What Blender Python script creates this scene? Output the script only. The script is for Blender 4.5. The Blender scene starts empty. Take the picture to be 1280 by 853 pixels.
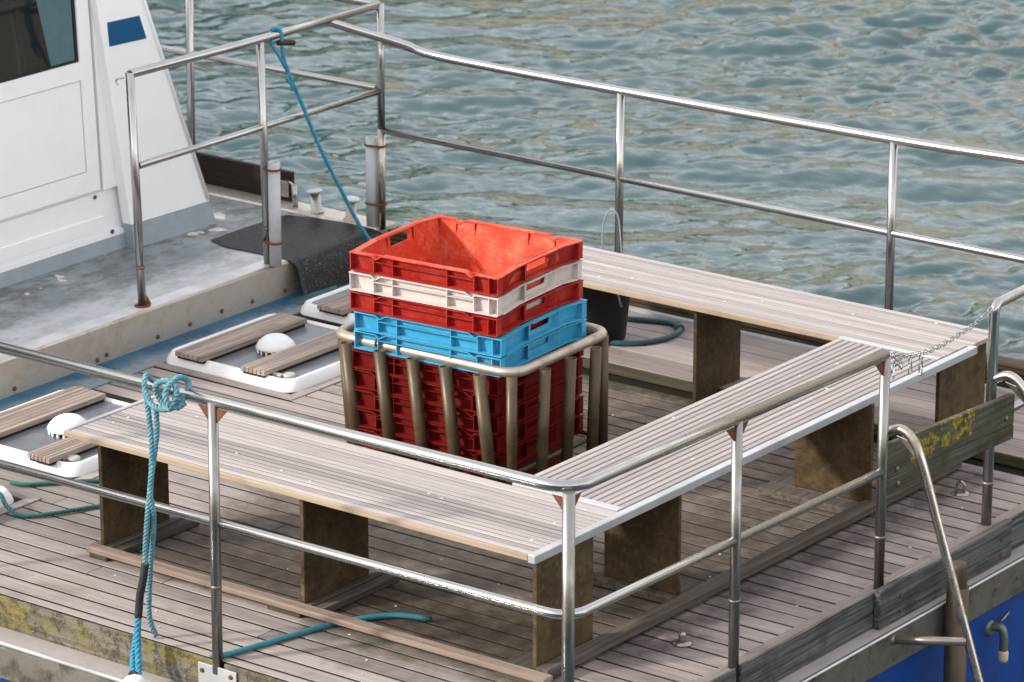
import bpy, bmesh, math, random
import numpy as np
from mathutils import Vector, Matrix
R = math.radians
random.seed(7)
scene = bpy.context.scene
COL = scene.collection

# ------------------------------------------------------------------ camera, sky, sun, exposure
cam = bpy.data.cameras.new("camera")
cam.lens = 137.93; cam.sensor_width = 36.0; cam.clip_start = 0.5; cam.clip_end = 3000
cam.dof.use_dof = True; cam.dof.focus_distance = 14.6; cam.dof.aperture_fstop = 7.0
cam_ob = bpy.data.objects.new("camera", cam); COL.objects.link(cam_ob)
cam_ob.location = (7.201, -9.824, 5.343)
cam_ob.rotation_euler = (math.pi / 2 - 0.309, 0, 0.648)
scene.camera = cam_ob

SUN_TO = Vector((-1.1, -1.5, 1.0)).normalized()
SUN_EL = math.asin(SUN_TO.z)
SUN_ROT = math.atan2(SUN_TO.x, SUN_TO.y)
world = bpy.data.worlds.new("World"); scene.world = world; world.use_nodes = True
wn = world.node_tree
sky = wn.nodes.new("ShaderNodeTexSky"); sky.sky_type = 'NISHITA'; sky.sun_disc = False
sky.sun_elevation = SUN_EL; sky.sun_rotation = SUN_ROT
sky.air_density = 1.0; sky.dust_density = 2.0; sky.ozone_density = 1.0
bg = wn.nodes["Background"]; bg.inputs[1].default_value = 0.15
veil = wn.nodes.new("ShaderNodeMix"); veil.data_type = 'RGBA'      # a thin even veil of white cloud over the whole sky
veil.inputs[0].default_value = 0.72; veil.inputs[7].default_value = (5.95, 5.85, 5.8, 1)
wtc = wn.nodes.new("ShaderNodeTexCoord"); wsep = wn.nodes.new("ShaderNodeSeparateXYZ"); wn.links.new(wtc.outputs["Generated"], wsep.inputs[0])
wm = wn.nodes.new("ShaderNodeMapRange"); wm.inputs[1].default_value = 0.0; wm.inputs[2].default_value = 0.75; wm.inputs[3].default_value = 1.75; wm.inputs[4].default_value = 0.82
wm.interpolation_type = 'SMOOTHERSTEP'; wn.links.new(wsep.outputs[2], wm.inputs[0])                # haze: the veil is brighter towards the horizon
wv = wn.nodes.new("ShaderNodeVectorMath"); wv.operation = 'SCALE'; wv.inputs[0].default_value = (5.95, 5.85, 5.8); wn.links.new(wm.outputs[0], wv.inputs[3])
wn.links.new(wv.outputs[0], veil.inputs[7]); wn.links.new(sky.outputs[0], veil.inputs[6]); wn.links.new(veil.outputs[2], bg.inputs[0])
sun = bpy.data.lights.new("sun", 'SUN'); sun.energy = 2.0; sun.angle = R(4.5); sun.color = (1.0, 0.95, 0.88)
sun_ob = bpy.data.objects.new("sun", sun); COL.objects.link(sun_ob)
sun_ob.rotation_euler = (-SUN_TO).to_track_quat('-Z', 'Y').to_euler()
scene.view_settings.view_transform = 'Standard'; scene.view_settings.look = 'None'
scene.view_settings.exposure = 1.05; scene.view_settings.gamma = 1.0
scene.cycles.max_bounces = 6

# ------------------------------------------------------------------ node helpers
def mat(name):
    m = bpy.data.materials.new(name); m.use_nodes = True
    nt = m.node_tree
    return m, nt, nt.nodes["Principled BSDF"]
def node(nt, t, **kw):
    n = nt.nodes.new(t)
    for k, v in kw.items(): setattr(n, k, v)
    return n
def put(nt, sock, v):
    if isinstance(v, bpy.types.NodeSocket): nt.links.new(v, sock)
    elif isinstance(v, (tuple, list)) and len(v) == 3 and sock.type == 'RGBA': sock.default_value = (*v, 1)
    else: sock.default_value = v
def noise(nt, vec, scale, detail=4, rough=0.6, dist=0.0):
    n = node(nt, "ShaderNodeTexNoise"); n.inputs["Scale"].default_value = scale
    n.inputs["Detail"].default_value = detail; n.inputs["Roughness"].default_value = rough
    n.inputs["Distortion"].default_value = dist
    nt.links.new(vec, n.inputs["Vector"]); return n.outputs[0]
def math_(nt, op, a, b=0.0, clamp=False):
    n = node(nt, "ShaderNodeMath", operation=op); n.use_clamp = clamp
    put(nt, n.inputs[0], a); put(nt, n.inputs[1], b); return n.outputs[0]
def mixc(nt, f, a, b, mode='MIX'):
    n = node(nt, "ShaderNodeMix", data_type='RGBA', blend_type=mode)
    put(nt, n.inputs[0], f); put(nt, n.inputs[6], a); put(nt, n.inputs[7], b); return n.outputs[2]
def rng(nt, v, a, b, c=0.0, d=1.0, smooth=True):
    n = node(nt, "ShaderNodeMapRange"); n.interpolation_type = 'SMOOTHSTEP' if smooth else 'LINEAR'
    put(nt, n.inputs[0], v)
    for i, x in enumerate((a, b, c, d)): put(nt, n.inputs[i + 1], x)
    return n.outputs[0]
def coords(nt, scale=(1, 1, 1), rand=True):
    tc = node(nt, "ShaderNodeTexCoord")
    v = tc.outputs["Object"]
    if rand:
        oi = node(nt, "ShaderNodeObjectInfo")
        k = math_(nt, 'MULTIPLY', oi.outputs["Random"], 37.0)
        cx = node(nt, "ShaderNodeCombineXYZ")
        for i in range(3): nt.links.new(k, cx.inputs[i])
        a = node(nt, "ShaderNodeVectorMath", operation='ADD')
        nt.links.new(v, a.inputs[0]); nt.links.new(cx.outputs[0], a.inputs[1]); v = a.outputs[0]
    mp = node(nt, "ShaderNodeMapping"); mp.inputs["Scale"].default_value = scale
    nt.links.new(v, mp.inputs[0]); return mp.outputs[0]
def objrand(nt): return node(nt, "ShaderNodeObjectInfo").outputs["Random"]
def posxyz(nt):
    g = node(nt, "ShaderNodeNewGeometry"); s = node(nt, "ShaderNodeSeparateXYZ")
    nt.links.new(g.outputs["Position"], s.inputs[0]); return g.outputs["Position"], s.outputs
def bump(nt, b, h, strength=0.3, dist=0.005):
    n = node(nt, "ShaderNodeBump"); n.inputs["Strength"].default_value = strength
    n.inputs["Distance"].default_value = dist
    nt.links.new(h, n.inputs["Height"]); nt.links.new(n.outputs[0], b.inputs["Normal"])
def rect_mask(nt, x, y, wob, x0, x1, y0, y1, f=0.08):
    X = math_(nt, 'ADD', x, wob); Y = math_(nt, 'ADD', y, wob)
    m = math_(nt, 'MULTIPLY', rng(nt, X, x0 - f, x0 + f), rng(nt, X, x1 - f, x1 + f, 1, 0))
    m2 = math_(nt, 'MULTIPLY', rng(nt, Y, y0 - f, y0 + f), rng(nt, Y, y1 - f, y1 + f, 1, 0))
    return math_(nt, 'MULTIPLY', m, m2)

def wood(name, c1, c2, axis, rough=0.8, grimes=(), vary=0.25, strength=0.35, stain=(0.10, 0.075, 0.055), stain_amt=0.35, grain=1.0):
    m, nt, b = mat(name)
    s = {'x': (1.2, 42, 42), 'y': (42, 1.2, 42), 'z': (30, 30, 1.2)}[axis]
    v = coords(nt, s); v2 = coords(nt, (1, 1, 1))
    g1 = noise(nt, v, 1.6, 5, 0.65); g2 = noise(nt, v2, 5.0, 4, 0.6); g3 = noise(nt, v2, 160, 2, 0.5)
    sp = noise(nt, v, 4.0, 3, 0.7)
    col = mixc(nt, rng(nt, g1, 0.5 - 0.2 / grain, 0.5 + 0.2 / grain), c1, c2)
    st = math_(nt, 'MULTIPLY', rng(nt, g2, 0.5, 0.72), stain_amt)
    col = mixc(nt, st, col, stain)
    col = mixc(nt, math_(nt, 'MULTIPLY', rng(nt, sp, 0.62, 0.78), 0.28), col, tuple(x * 0.45 for x in c1))
    col = mixc(nt, math_(nt, 'MULTIPLY', rng(nt, g3, 0.58, 0.8), 0.3), col, tuple(min(1, x * 1.25) for x in c2))
    br = rng(nt, objrand(nt), 0, 1, 1 - vary, 1 + vary * 0.35, False)
    col = mixc(nt, 1.0, col, mixc(nt, 0.0, br, (1, 1, 1)), 'MULTIPLY')
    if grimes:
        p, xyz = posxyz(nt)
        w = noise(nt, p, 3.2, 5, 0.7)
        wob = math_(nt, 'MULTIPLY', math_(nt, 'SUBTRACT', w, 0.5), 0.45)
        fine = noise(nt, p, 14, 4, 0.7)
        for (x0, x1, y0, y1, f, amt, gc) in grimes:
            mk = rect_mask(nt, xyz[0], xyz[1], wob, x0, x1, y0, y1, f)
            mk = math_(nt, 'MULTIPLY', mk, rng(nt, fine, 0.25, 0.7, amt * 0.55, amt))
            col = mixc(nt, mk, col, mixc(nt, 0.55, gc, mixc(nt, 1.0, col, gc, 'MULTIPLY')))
    put(nt, b.inputs["Base Color"], col); b.inputs["Roughness"].default_value = rough; b.inputs["Specular IOR Level"].default_value = 0.15
    bump(nt, b, g1, strength, 0.003)
    return m

def metal(name, base, rough, rust=0.0, rustc=(0.16, 0.06, 0.025), metallic=1.0, dirt=(0.22, 0.2, 0.17), dirt_amt=0.3, lowz=None):
    m, nt, b = mat(name)
    v = coords(nt, (1, 1, 1)); n1 = noise(nt, v, 9, 5, 0.7) if rust > 0.2 or dirt_amt > 0.4 else noise(nt, v, 5, 2, 0.5); n2 = noise(nt, v, 55, 3, 0.6)
    d = math_(nt, 'MULTIPLY', rng(nt, n1, 0.45, 0.7), dirt_amt)
    col = mixc(nt, d, base, dirt)
    k = rng(nt, n2, 0.72 - rust * 0.35, 0.80)
    k = math_(nt, 'MULTIPLY', k, rng(nt, n1, 0.62 - rust * 0.4, 0.72))
    if lowz:
        _, xyz = posxyz(nt)
        k2 = math_(nt, 'MULTIPLY', rng(nt, math_(nt, 'ADD', xyz[2], math_(nt, 'MULTIPLY', n1, 0.12)), lowz, lowz + 0.25, 1, 0), 0.45)
        col = mixc(nt, k2, col, (0.30, 0.25, 0.18)); k = math_(nt, 'MAXIMUM', k, math_(nt, 'MULTIPLY', k2, 0.5))
    col = mixc(nt, k, col, rustc)
    put(nt, b.inputs["Base Color"], col)
    put(nt, b.inputs["Metallic"], rng(nt, k, 0, 1, metallic, 0.1, False))
    put(nt, b.inputs["Roughness"], rng(nt, math_(nt, 'MAXIMUM', k, d), 0, 1, rough, min(1, rough + 0.3), False))
    bump(nt, b, n2, 0.005 + 0.14 * (rust > 0.2), 0.002)
    return m

def plastic(name, c, worn, rough=0.45, amt=0.5, scuff=60):
    m, nt, b = mat(name)
    v = coords(nt, (1, 1, 1)); n1 = noise(nt, v, 7, 5, 0.65); n2 = noise(nt, v, scuff, 4, 0.7)
    n3 = noise(nt, coords(nt, (6, 6, 40)), 2.5, 4, 0.7)
    f = math_(nt, 'MULTIPLY', rng(nt, math_(nt, 'ADD', math_(nt, 'MULTIPLY', n1, 0.6), math_(nt, 'MULTIPLY', n2, 0.4)), 0.42, 0.68), amt)
    col = mixc(nt, f, c, worn)
    col = mixc(nt, math_(nt, 'MULTIPLY', rng(nt, n3, 0.6, 0.75), amt * 0.5), col, worn)
    g = noise(nt, v, 16, 4, 0.7)
    col = mixc(nt, math_(nt, 'MULTIPLY', rng(nt, g, 0.58, 0.8), 0.35), col, tuple(x * 0.4 for x in c))
    put(nt, b.inputs["Base Color"], col)
    put(nt, b.inputs["Roughness"], rng(nt, f, 0, 1, rough, rough + 0.3, False)); b.inputs["Specular IOR Level"].default_value = 0.3
    bump(nt, b, n2, 0.1, 0.001)
    return m

def paint(name, c, dirt, rough=0.5, amt=0.3, chip=None, scale=6, streak=False):
    m, nt, b = mat(name)
    v = coords(nt, (1, 1, 1)); n1 = noise(nt, v, scale, 6, 0.7); n2 = noise(nt, v, 30, 4, 0.7)
    col = mixc(nt, math_(nt, 'MULTIPLY', rng(nt, n1, 0.42, 0.72), amt), c, dirt)
    col = mixc(nt, math_(nt, 'MULTIPLY', rng(nt, n2, 0.52, 0.75), amt * 0.6), col, dirt)
    if streak:
        n4 = noise(nt, coords(nt, (26, 26, 1.5)), 1.2, 4, 0.7)
        col = mixc(nt, math_(nt, 'MULTIPLY', rng(nt, n4, 0.55, 0.75), amt), col, dirt)
    if chip:
        n3 = noise(nt, v, 3.7, 3, 0.55)
        col = mixc(nt, rng(nt, n3, 0.70, 0.715), col, chip)
    put(nt, b.inputs["Base Color"], col); b.inputs["Roughness"].default_value = rough; b.inputs["Specular IOR Level"].default_value = 0.3
    bump(nt, b, n2, 0.12, 0.002)
    return m

# ------------------------------------------------------------------ materials
BROWN = (0.085, 0.066, 0.05); MOSS = (0.07, 0.075, 0.02)
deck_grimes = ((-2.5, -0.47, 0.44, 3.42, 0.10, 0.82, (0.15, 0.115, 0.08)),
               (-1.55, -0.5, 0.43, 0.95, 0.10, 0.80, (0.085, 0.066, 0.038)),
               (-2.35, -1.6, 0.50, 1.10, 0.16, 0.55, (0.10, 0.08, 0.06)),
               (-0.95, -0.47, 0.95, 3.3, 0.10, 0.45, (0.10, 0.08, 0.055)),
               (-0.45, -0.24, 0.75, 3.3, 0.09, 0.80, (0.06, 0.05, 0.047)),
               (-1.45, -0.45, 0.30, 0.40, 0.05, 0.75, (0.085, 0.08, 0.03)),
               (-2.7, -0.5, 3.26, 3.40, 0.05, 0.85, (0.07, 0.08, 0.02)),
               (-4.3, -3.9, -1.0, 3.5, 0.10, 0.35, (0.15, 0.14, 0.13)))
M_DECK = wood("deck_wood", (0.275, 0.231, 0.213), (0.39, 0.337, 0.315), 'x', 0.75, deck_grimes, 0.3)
M_PLAT = wood("platform_wood", (0.30, 0.25, 0.23), (0.42, 0.36, 0.335), 'x', 0.75, (), 0.25)
M_MARGIN = wood("margin_wood", (0.25, 0.20, 0.18), (0.36, 0.30, 0.275), 'y', 0.75, (), 0.3)
M_SLATX = wood("bench_wood_long", (0.342, 0.305, 0.290), (0.438, 0.398, 0.382), 'x', 0.7, (), 0.24, 0.25, stain_amt=0.08)
M_SLATY = wood("bench_wood_cross", (0.342, 0.305, 0.290), (0.438, 0.398, 0.382), 'y', 0.7, (), 0.22, 0.25, stain_amt=0.10)
M_NOSE = wood("bench_edge_wood", (0.33, 0.25, 0.18), (0.41, 0.325, 0.24), 'x', 0.65, (), 0.1, 0.2, stain_amt=0.3)
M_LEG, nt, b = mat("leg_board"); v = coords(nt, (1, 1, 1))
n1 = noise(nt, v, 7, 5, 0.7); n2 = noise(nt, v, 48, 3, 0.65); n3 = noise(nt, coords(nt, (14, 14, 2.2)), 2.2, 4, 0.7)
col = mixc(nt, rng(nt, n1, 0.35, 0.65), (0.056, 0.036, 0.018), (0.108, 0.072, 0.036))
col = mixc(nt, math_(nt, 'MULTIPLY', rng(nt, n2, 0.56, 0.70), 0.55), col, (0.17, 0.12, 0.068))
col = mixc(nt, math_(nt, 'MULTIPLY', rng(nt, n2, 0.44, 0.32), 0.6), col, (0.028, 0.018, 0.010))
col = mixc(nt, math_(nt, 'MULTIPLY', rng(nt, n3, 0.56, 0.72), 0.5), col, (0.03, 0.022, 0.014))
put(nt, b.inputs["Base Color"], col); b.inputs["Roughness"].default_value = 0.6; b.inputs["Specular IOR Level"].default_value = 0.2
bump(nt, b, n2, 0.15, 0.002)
M_BEAMX = wood("beam_wood_long", (0.24, 0.175, 0.14), (0.38, 0.29, 0.235), 'x', 0.8, (), 0.2, 0.4)
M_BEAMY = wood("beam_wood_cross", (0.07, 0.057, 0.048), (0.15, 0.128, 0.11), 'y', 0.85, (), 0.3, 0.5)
M_BLOCK = wood("mossy_block", (0.06, 0.053, 0.034), (0.12, 0.108, 0.075), 'x', 0.9, (), 0.3, 0.6, stain=MOSS, stain_amt=0.5)
M_GREY = wood("weathered_board", (0.035, 0.036, 0.036), (0.165, 0.162, 0.158), 'y', 0.85, (), 0.25, 0.8, stain=(0.03, 0.03, 0.028), stain_amt=0.75)
M_DARKRIB = wood("rib_wood", (0.05, 0.034, 0.023), (0.12, 0.085, 0.058), 'x', 0.8, (), 0.35, 0.5, stain=(0.035, 0.027, 0.02), stain_amt=0.7)
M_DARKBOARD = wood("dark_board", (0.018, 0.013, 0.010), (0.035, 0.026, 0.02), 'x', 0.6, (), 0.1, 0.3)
M_CAULK = paint("caulk", (0.012, 0.010, 0.009), (0.022, 0.019, 0.015), 0.9, 0.4)
M_STEEL = metal("stainless_steel", (0.44, 0.435, 0.425), 0.24, 0.06, dirt_amt=0.28, lowz=-0.02)
M_POST = metal("darkened_post_steel", (0.30, 0.29, 0.275), 0.3, 0.1, dirt_amt=0.5, lowz=0.0)  # duller, darker copy of the rail steel; dark reflections of uprights put into the colour
M_STEELFAR = metal("stainless_steel_far", (0.46, 0.452, 0.442), 0.24, 0.08, dirt_amt=0.28, lowz=0.12)
M_RUSTSTEEL = metal("rusty_tube", (0.55, 0.52, 0.48), 0.22, 0.45, (0.20, 0.085, 0.035), 1.0, (0.26, 0.19, 0.12), 0.7)
M_PIPEBROWN = metal("brown_pipe", (0.09, 0.062, 0.04), 0.45, 0.5, (0.12, 0.05, 0.025), 0.5, (0.10, 0.075, 0.05), 0.8)
M_CAGE = metal("cage_rim_metal", (0.46, 0.39, 0.33), 0.42, 0.35, (0.17, 0.07, 0.035), 0.7, (0.30, 0.21, 0.13), 0.6)
M_CAGET = metal("cage_tube_metal", (0.075, 0.05, 0.026), 0.42, 0.3, (0.07, 0.03, 0.014), 0.3, (0.13, 0.093, 0.05), 0.7)
M_CUT = metal("cut_tube_end", (0.55, 0.55, 0.55), 0.4, 0.2, dirt_amt=0.3, metallic=0.7)
M_RUST = metal("rust", (0.15, 0.058, 0.026), 0.8, 0.8, (0.06, 0.024, 0.012), 0.2, (0.24, 0.10, 0.045), 0.6)
M_ALU = metal("aluminium", (0.52, 0.53, 0.545), 0.45, 0.0, dirt_amt=0.3, metallic=0.5)
M_WELD = metal("weld_brown", (0.24, 0.19, 0.15), 0.45, 0.4, (0.13, 0.06, 0.03), 0.7)
M_BAND = metal("worn_edge_band", (0.66, 0.665, 0.67), 0.4, 0.0, dirt_amt=0.35, metallic=0.25)
M_STRAKE = metal("strake_steel", (0.17, 0.158, 0.135), 0.45, 0.35, (0.07, 0.045, 0.03), 0.6, (0.075, 0.062, 0.042), 0.9)
M_PLATE = metal("coaming_plate", (0.60, 0.55, 0.49), 0.42, 0.12, (0.22, 0.11, 0.06), 0.75, (0.42, 0.34, 0.26), 0.7)
M_LEDGE = paint("ledge_grey", (0.36, 0.33, 0.31), (0.24, 0.20, 0.17), 0.6, 0.5)
M_WHITE = paint("cabin_white", (0.88, 0.875, 0.875), (0.68, 0.66, 0.63), 0.4, 0.13, streak=True)
M_SKIRT = paint("skirt_grey", (0.30, 0.345, 0.37), (0.44, 0.49, 0.52), 0.55, 0.4)
M_BLUE = paint("stripe_blue", (0.001, 0.075, 0.19), (0.006, 0.09, 0.21), 0.4, 0.2)
M_HULL = paint("hull_blue", (0.004, 0.058, 0.30), (0.005, 0.028, 0.13), 0.4, 0.55, streak=True)
M_STRIP, nt, b = mat("waterway_blue"); p, xyz = posxyz(nt)
n1 = noise(nt, p, 5, 6, 0.7); n2 = noise(nt, p, 24, 4, 0.7)
wear = rng(nt, math_(nt, 'ADD', xyz[0], math_(nt, 'MULTIPLY', math_(nt, 'ADD', n1, math_(nt, 'MULTIPLY', n2, 0.4)), 0.16)), -3.985, -3.85)
col = mixc(nt, math_(nt, 'MULTIPLY', wear, 0.9), mixc(nt, rng(nt, n1, 0.35, 0.65), (0.003, 0.055, 0.115), (0.015, 0.10, 0.17)), mixc(nt, rng(nt, n2, 0.4, 0.6), (0.15, 0.21, 0.24), (0.25, 0.235, 0.22)))
put(nt, b.inputs["Base Color"], col); b.inputs["Roughness"].default_value = 0.6; bump(nt, b, n2, 0.2, 0.002)
M_WWAY = paint("waterway_pale", (0.50, 0.52, 0.53), (0.36, 0.36, 0.34), 0.6, 0.5)
M_HATCH = paint("hatch_white", (0.80, 0.80, 0.79), (0.58, 0.56, 0.52), 0.35, 0.2)
M_HPANEL = paint("hatch_grey", (0.13, 0.14, 0.155), (0.24, 0.25, 0.26), 0.3, 0.5, scale=10)
M_HBOARD = wood("hatch_board_wood", (0.26, 0.205, 0.17), (0.42, 0.345, 0.30), 'y', 0.75, (), 0.25, 0.4)
M_VENT = paint("vent_white", (0.82, 0.82, 0.82), (0.62, 0.61, 0.58), 0.4, 0.2)
M_VENTD = paint("vent_dark", (0.025, 0.022, 0.02), (0.05, 0.05, 0.04), 0.7, 0.3)
M_LATCH = paint("latch_grey", (0.42, 0.41, 0.39), (0.3, 0.29, 0.27), 0.5, 0.4)
M_PIPE = paint("pipe_white", (0.52, 0.525, 0.53), (0.34, 0.335, 0.34), 0.5, 0.45, streak=True)
M_BLACK = paint("black_rubber", (0.012, 0.012, 0.012), (0.03, 0.03, 0.03), 0.5, 0.3)
M_ROPE = paint("blue_rope", (0.085, 0.235, 0.285), (0.26, 0.38, 0.41), 0.8, 0.7, scale=25)
M_ROPE2 = paint("bright_blue_rope", (0.03, 0.23, 0.36), (0.14, 0.38, 0.48), 0.7, 0.5, scale=25)
M_TAPE = paint("black_tape", (0.022, 0.022, 0.024), (0.06, 0.06, 0.06), 0.55, 0.5, scale=40)
M_HOSE = paint("teal_hose", (0.03, 0.18, 0.22), (0.11, 0.29, 0.32), 0.5, 0.5, scale=20)
M_HOSEG = paint("green_rope", (0.02, 0.115, 0.10), (0.085, 0.20, 0.18), 0.6, 0.5, scale=30)
M_HOSED = paint("dark_hose", (0.025, 0.075, 0.085), (0.09, 0.15, 0.16), 0.5, 0.5, scale=20)
M_FENDER = paint("fender_white", (0.78, 0.77, 0.74), (0.6, 0.58, 0.54), 0.4, 0.2)
M_TOGGLE = paint("toggle_brown", (0.05, 0.02, 0.012), (0.10, 0.04, 0.02), 0.6, 0.5)
M_CORD = paint("grey_cord", (0.30, 0.34, 0.37), (0.2, 0.23, 0.25), 0.6, 0.3)
M_BUCKET = plastic("bucket_black", (0.010, 0.010, 0.010), (0.022, 0.022, 0.022), 0.5, 0.4)
M_YELLOW = paint("cap_cream", (0.62, 0.55, 0.32), (0.42, 0.35, 0.2), 0.5, 0.4)
M_BRASS = metal("green_bronze", (0.16, 0.19, 0.16), 0.45, 0.1, metallic=0.5)
M_BOLT = paint("bolt_pale", (0.62, 0.60, 0.57), (0.42, 0.40, 0.37), 0.4, 0.3)
M_RED_SHADED = plastic("crate_red_shaded", (0.135, 0.003, 0.002), (0.25, 0.028, 0.02), 0.45, 0.25)  # darker copy of the crate red; shade inside the cage put into the colour
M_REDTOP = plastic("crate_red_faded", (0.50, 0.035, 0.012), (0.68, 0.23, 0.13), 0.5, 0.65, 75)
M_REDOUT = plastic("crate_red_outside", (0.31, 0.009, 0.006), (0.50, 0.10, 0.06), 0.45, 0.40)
M_CWHITE = plastic("crate_white", (0.60, 0.53, 0.50), (0.42, 0.34, 0.30), 0.5, 0.5)
M_CBLUE = plastic("crate_blue", (0.04, 0.31, 0.50), (0.22, 0.49, 0.62), 0.42, 0.4)

# lichen covered boards
def lichen(name, axis, base1, base2, amt, cols, thr=0.5):
    m = wood(name, base1, base2, axis, 0.9, (), 0.1, 0.9, stain=(0.03, 0.03, 0.022), stain_amt=0.7)
    nt = m.node_tree; b = nt.nodes["Principled BSDF"]
    src = b.inputs["Base Color"].links[0].from_socket
    p, xyz = posxyz(nt)
    a = noise(nt, p, 7.0, 3, 0.6); f = noise(nt, p, 70, 4, 0.75); k = noise(nt, p, 18, 3, 0.6)
    col = src
    for i, (c, t, w) in enumerate(cols):
        src_n = (a, k, f)[i % 3]
        mk = math_(nt, 'MULTIPLY', rng(nt, src_n, t, t + 0.1), rng(nt, f, 0.40, 0.58))
        col = mixc(nt, math_(nt, 'MULTIPLY', mk, w), col, c)
    put(nt, b.inputs["Base Color"], col)
    return m, nt, b, (p, xyz, a, f, col)
M_LICHEN, *_ = lichen("lichen_kerb", 'x', (0.085, 0.072, 0.054), (0.21, 0.183, 0.148), 1, (((0.21, 0.175, 0.025), 0.47, 0.85), ((0.035, 0.03, 0.022), 0.47, 0.85), ((0.34, 0.305, 0.26), 0.58, 0.6), ((0.36, 0.15, 0.02), 0.66, 0.9)))
M_GATE, _nt, _b, (_p, _xyz, _a, _f, _c) = lichen("lichen_gate", 'y', (0.055, 0.052, 0.040), (0.125, 0.12, 0.095), 1, (((0.05, 0.055, 0.02), 0.45, 0.6),))
_wob = math_(_nt, 'MULTIPLY', math_(_nt, 'SUBTRACT', noise(_nt, _p, 14, 4, 0.7), 0.5), 0.26)
_mk = rect_mask(_nt, _xyz[1], _xyz[2], _wob, 2.10, 2.56, 0.455, 0.53, 0.012)
_mk = math_(_nt, 'MULTIPLY', _mk, rng(_nt, noise(_nt, _p, 24, 6, 0.72), 0.46, 0.54))
put(_nt, _b.inputs["Base Color"], mixc(_nt, _mk, _c, mixc(_nt, rng(_nt, noise(_nt, _p, 80, 3, 0.7), 0.42, 0.6), (0.15, 0.115, 0.02), (0.37, 0.27, 0.028))))

# speckled rubber mat
M_MAT, nt, b = mat("speckled_rubber")
v = coords(nt, (1, 1, 1), False); n1 = noise(nt, v, 135, 2, 0.6); n2 = noise(nt, v, 12, 4, 0.6)
col = mixc(nt, rng(nt, n1, 0.60, 0.66), (0.022, 0.025, 0.027), (0.25, 0.26, 0.26))
col = mixc(nt, math_(nt, 'MULTIPLY', rng(nt, n2, 0.45, 0.7), 0.4), col, (0.06, 0.068, 0.072))
put(nt, b.inputs["Base Color"], col); b.inputs["Roughness"].default_value = 0.42
bump(nt, b, n1, 0.5, 0.004)

# painted side deck: aluminium band by the edge, blue grey paint with dirt and bare chips further in
M_SIDE, nt, b = mat("side_deck_paint")
p, xyz = posxyz(nt)
n1 = noise(nt, p, 3.0, 6, 0.72); n2 = noise(nt, p, 22, 5, 0.7); n3 = noise(nt, p, 7.0, 2, 0.45)
ps = node(nt, "ShaderNodeMapping"); ps.inputs["Scale"].default_value = (5.5, 3.2, 9); nt.links.new(p, ps.inputs[0])
n4 = noise(nt, ps.outputs[0], 2.4, 5, 0.7)
col = mixc(nt, rng(nt, n1, 0.35, 0.65), (0.17, 0.198, 0.208), (0.27, 0.298, 0.31))
inner = rng(nt, math_(nt, 'ADD', xyz[0], math_(nt, 'MULTIPLY', n1, 0.22)), -4.44, -4.26, 0, 1)
col = mixc(nt, inner, col, (0.47, 0.485, 0.50))
dm = math_(nt, 'MULTIPLY', rng(nt, n4, 0.44, 0.62), rng(nt, xyz[0], -4.75, -4.25, 0.75, 0.22))
col = mixc(nt, dm, col, (0.085, 0.08, 0.07))
br = math_(nt, 'MULTIPLY', rng(nt, n2, 0.5, 0.75), 0.35)
col = mixc(nt, br, col, (0.25, 0.19, 0.14))
chip = math_(nt, 'MULTIPLY', rng(nt, n3, 0.675, 0.69), rng(nt, xyz[0], -4.72, -4.66, 1, 0))
col = mixc(nt, chip, col, mixc(nt, rng(nt, n2, 0.4, 0.6), (0.56, 0.42, 0.31), (0.66, 0.64, 0.62)))
put(nt, b.inputs["Base Color"], col); b.inputs["Roughness"].default_value = 0.5
bump(nt, b, n2, 0.2, 0.003)

M_GLASS, nt, b = mat("window_glass")
b.inputs["Base Color"].default_value = (0.012, 0.013, 0.012, 1); b.inputs["Roughness"].default_value = 0.05
M_CURTAIN = paint("blind_teal", (0.07, 0.14, 0.155), (0.11, 0.19, 0.20), 0.7, 0.4, streak=True)

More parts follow.
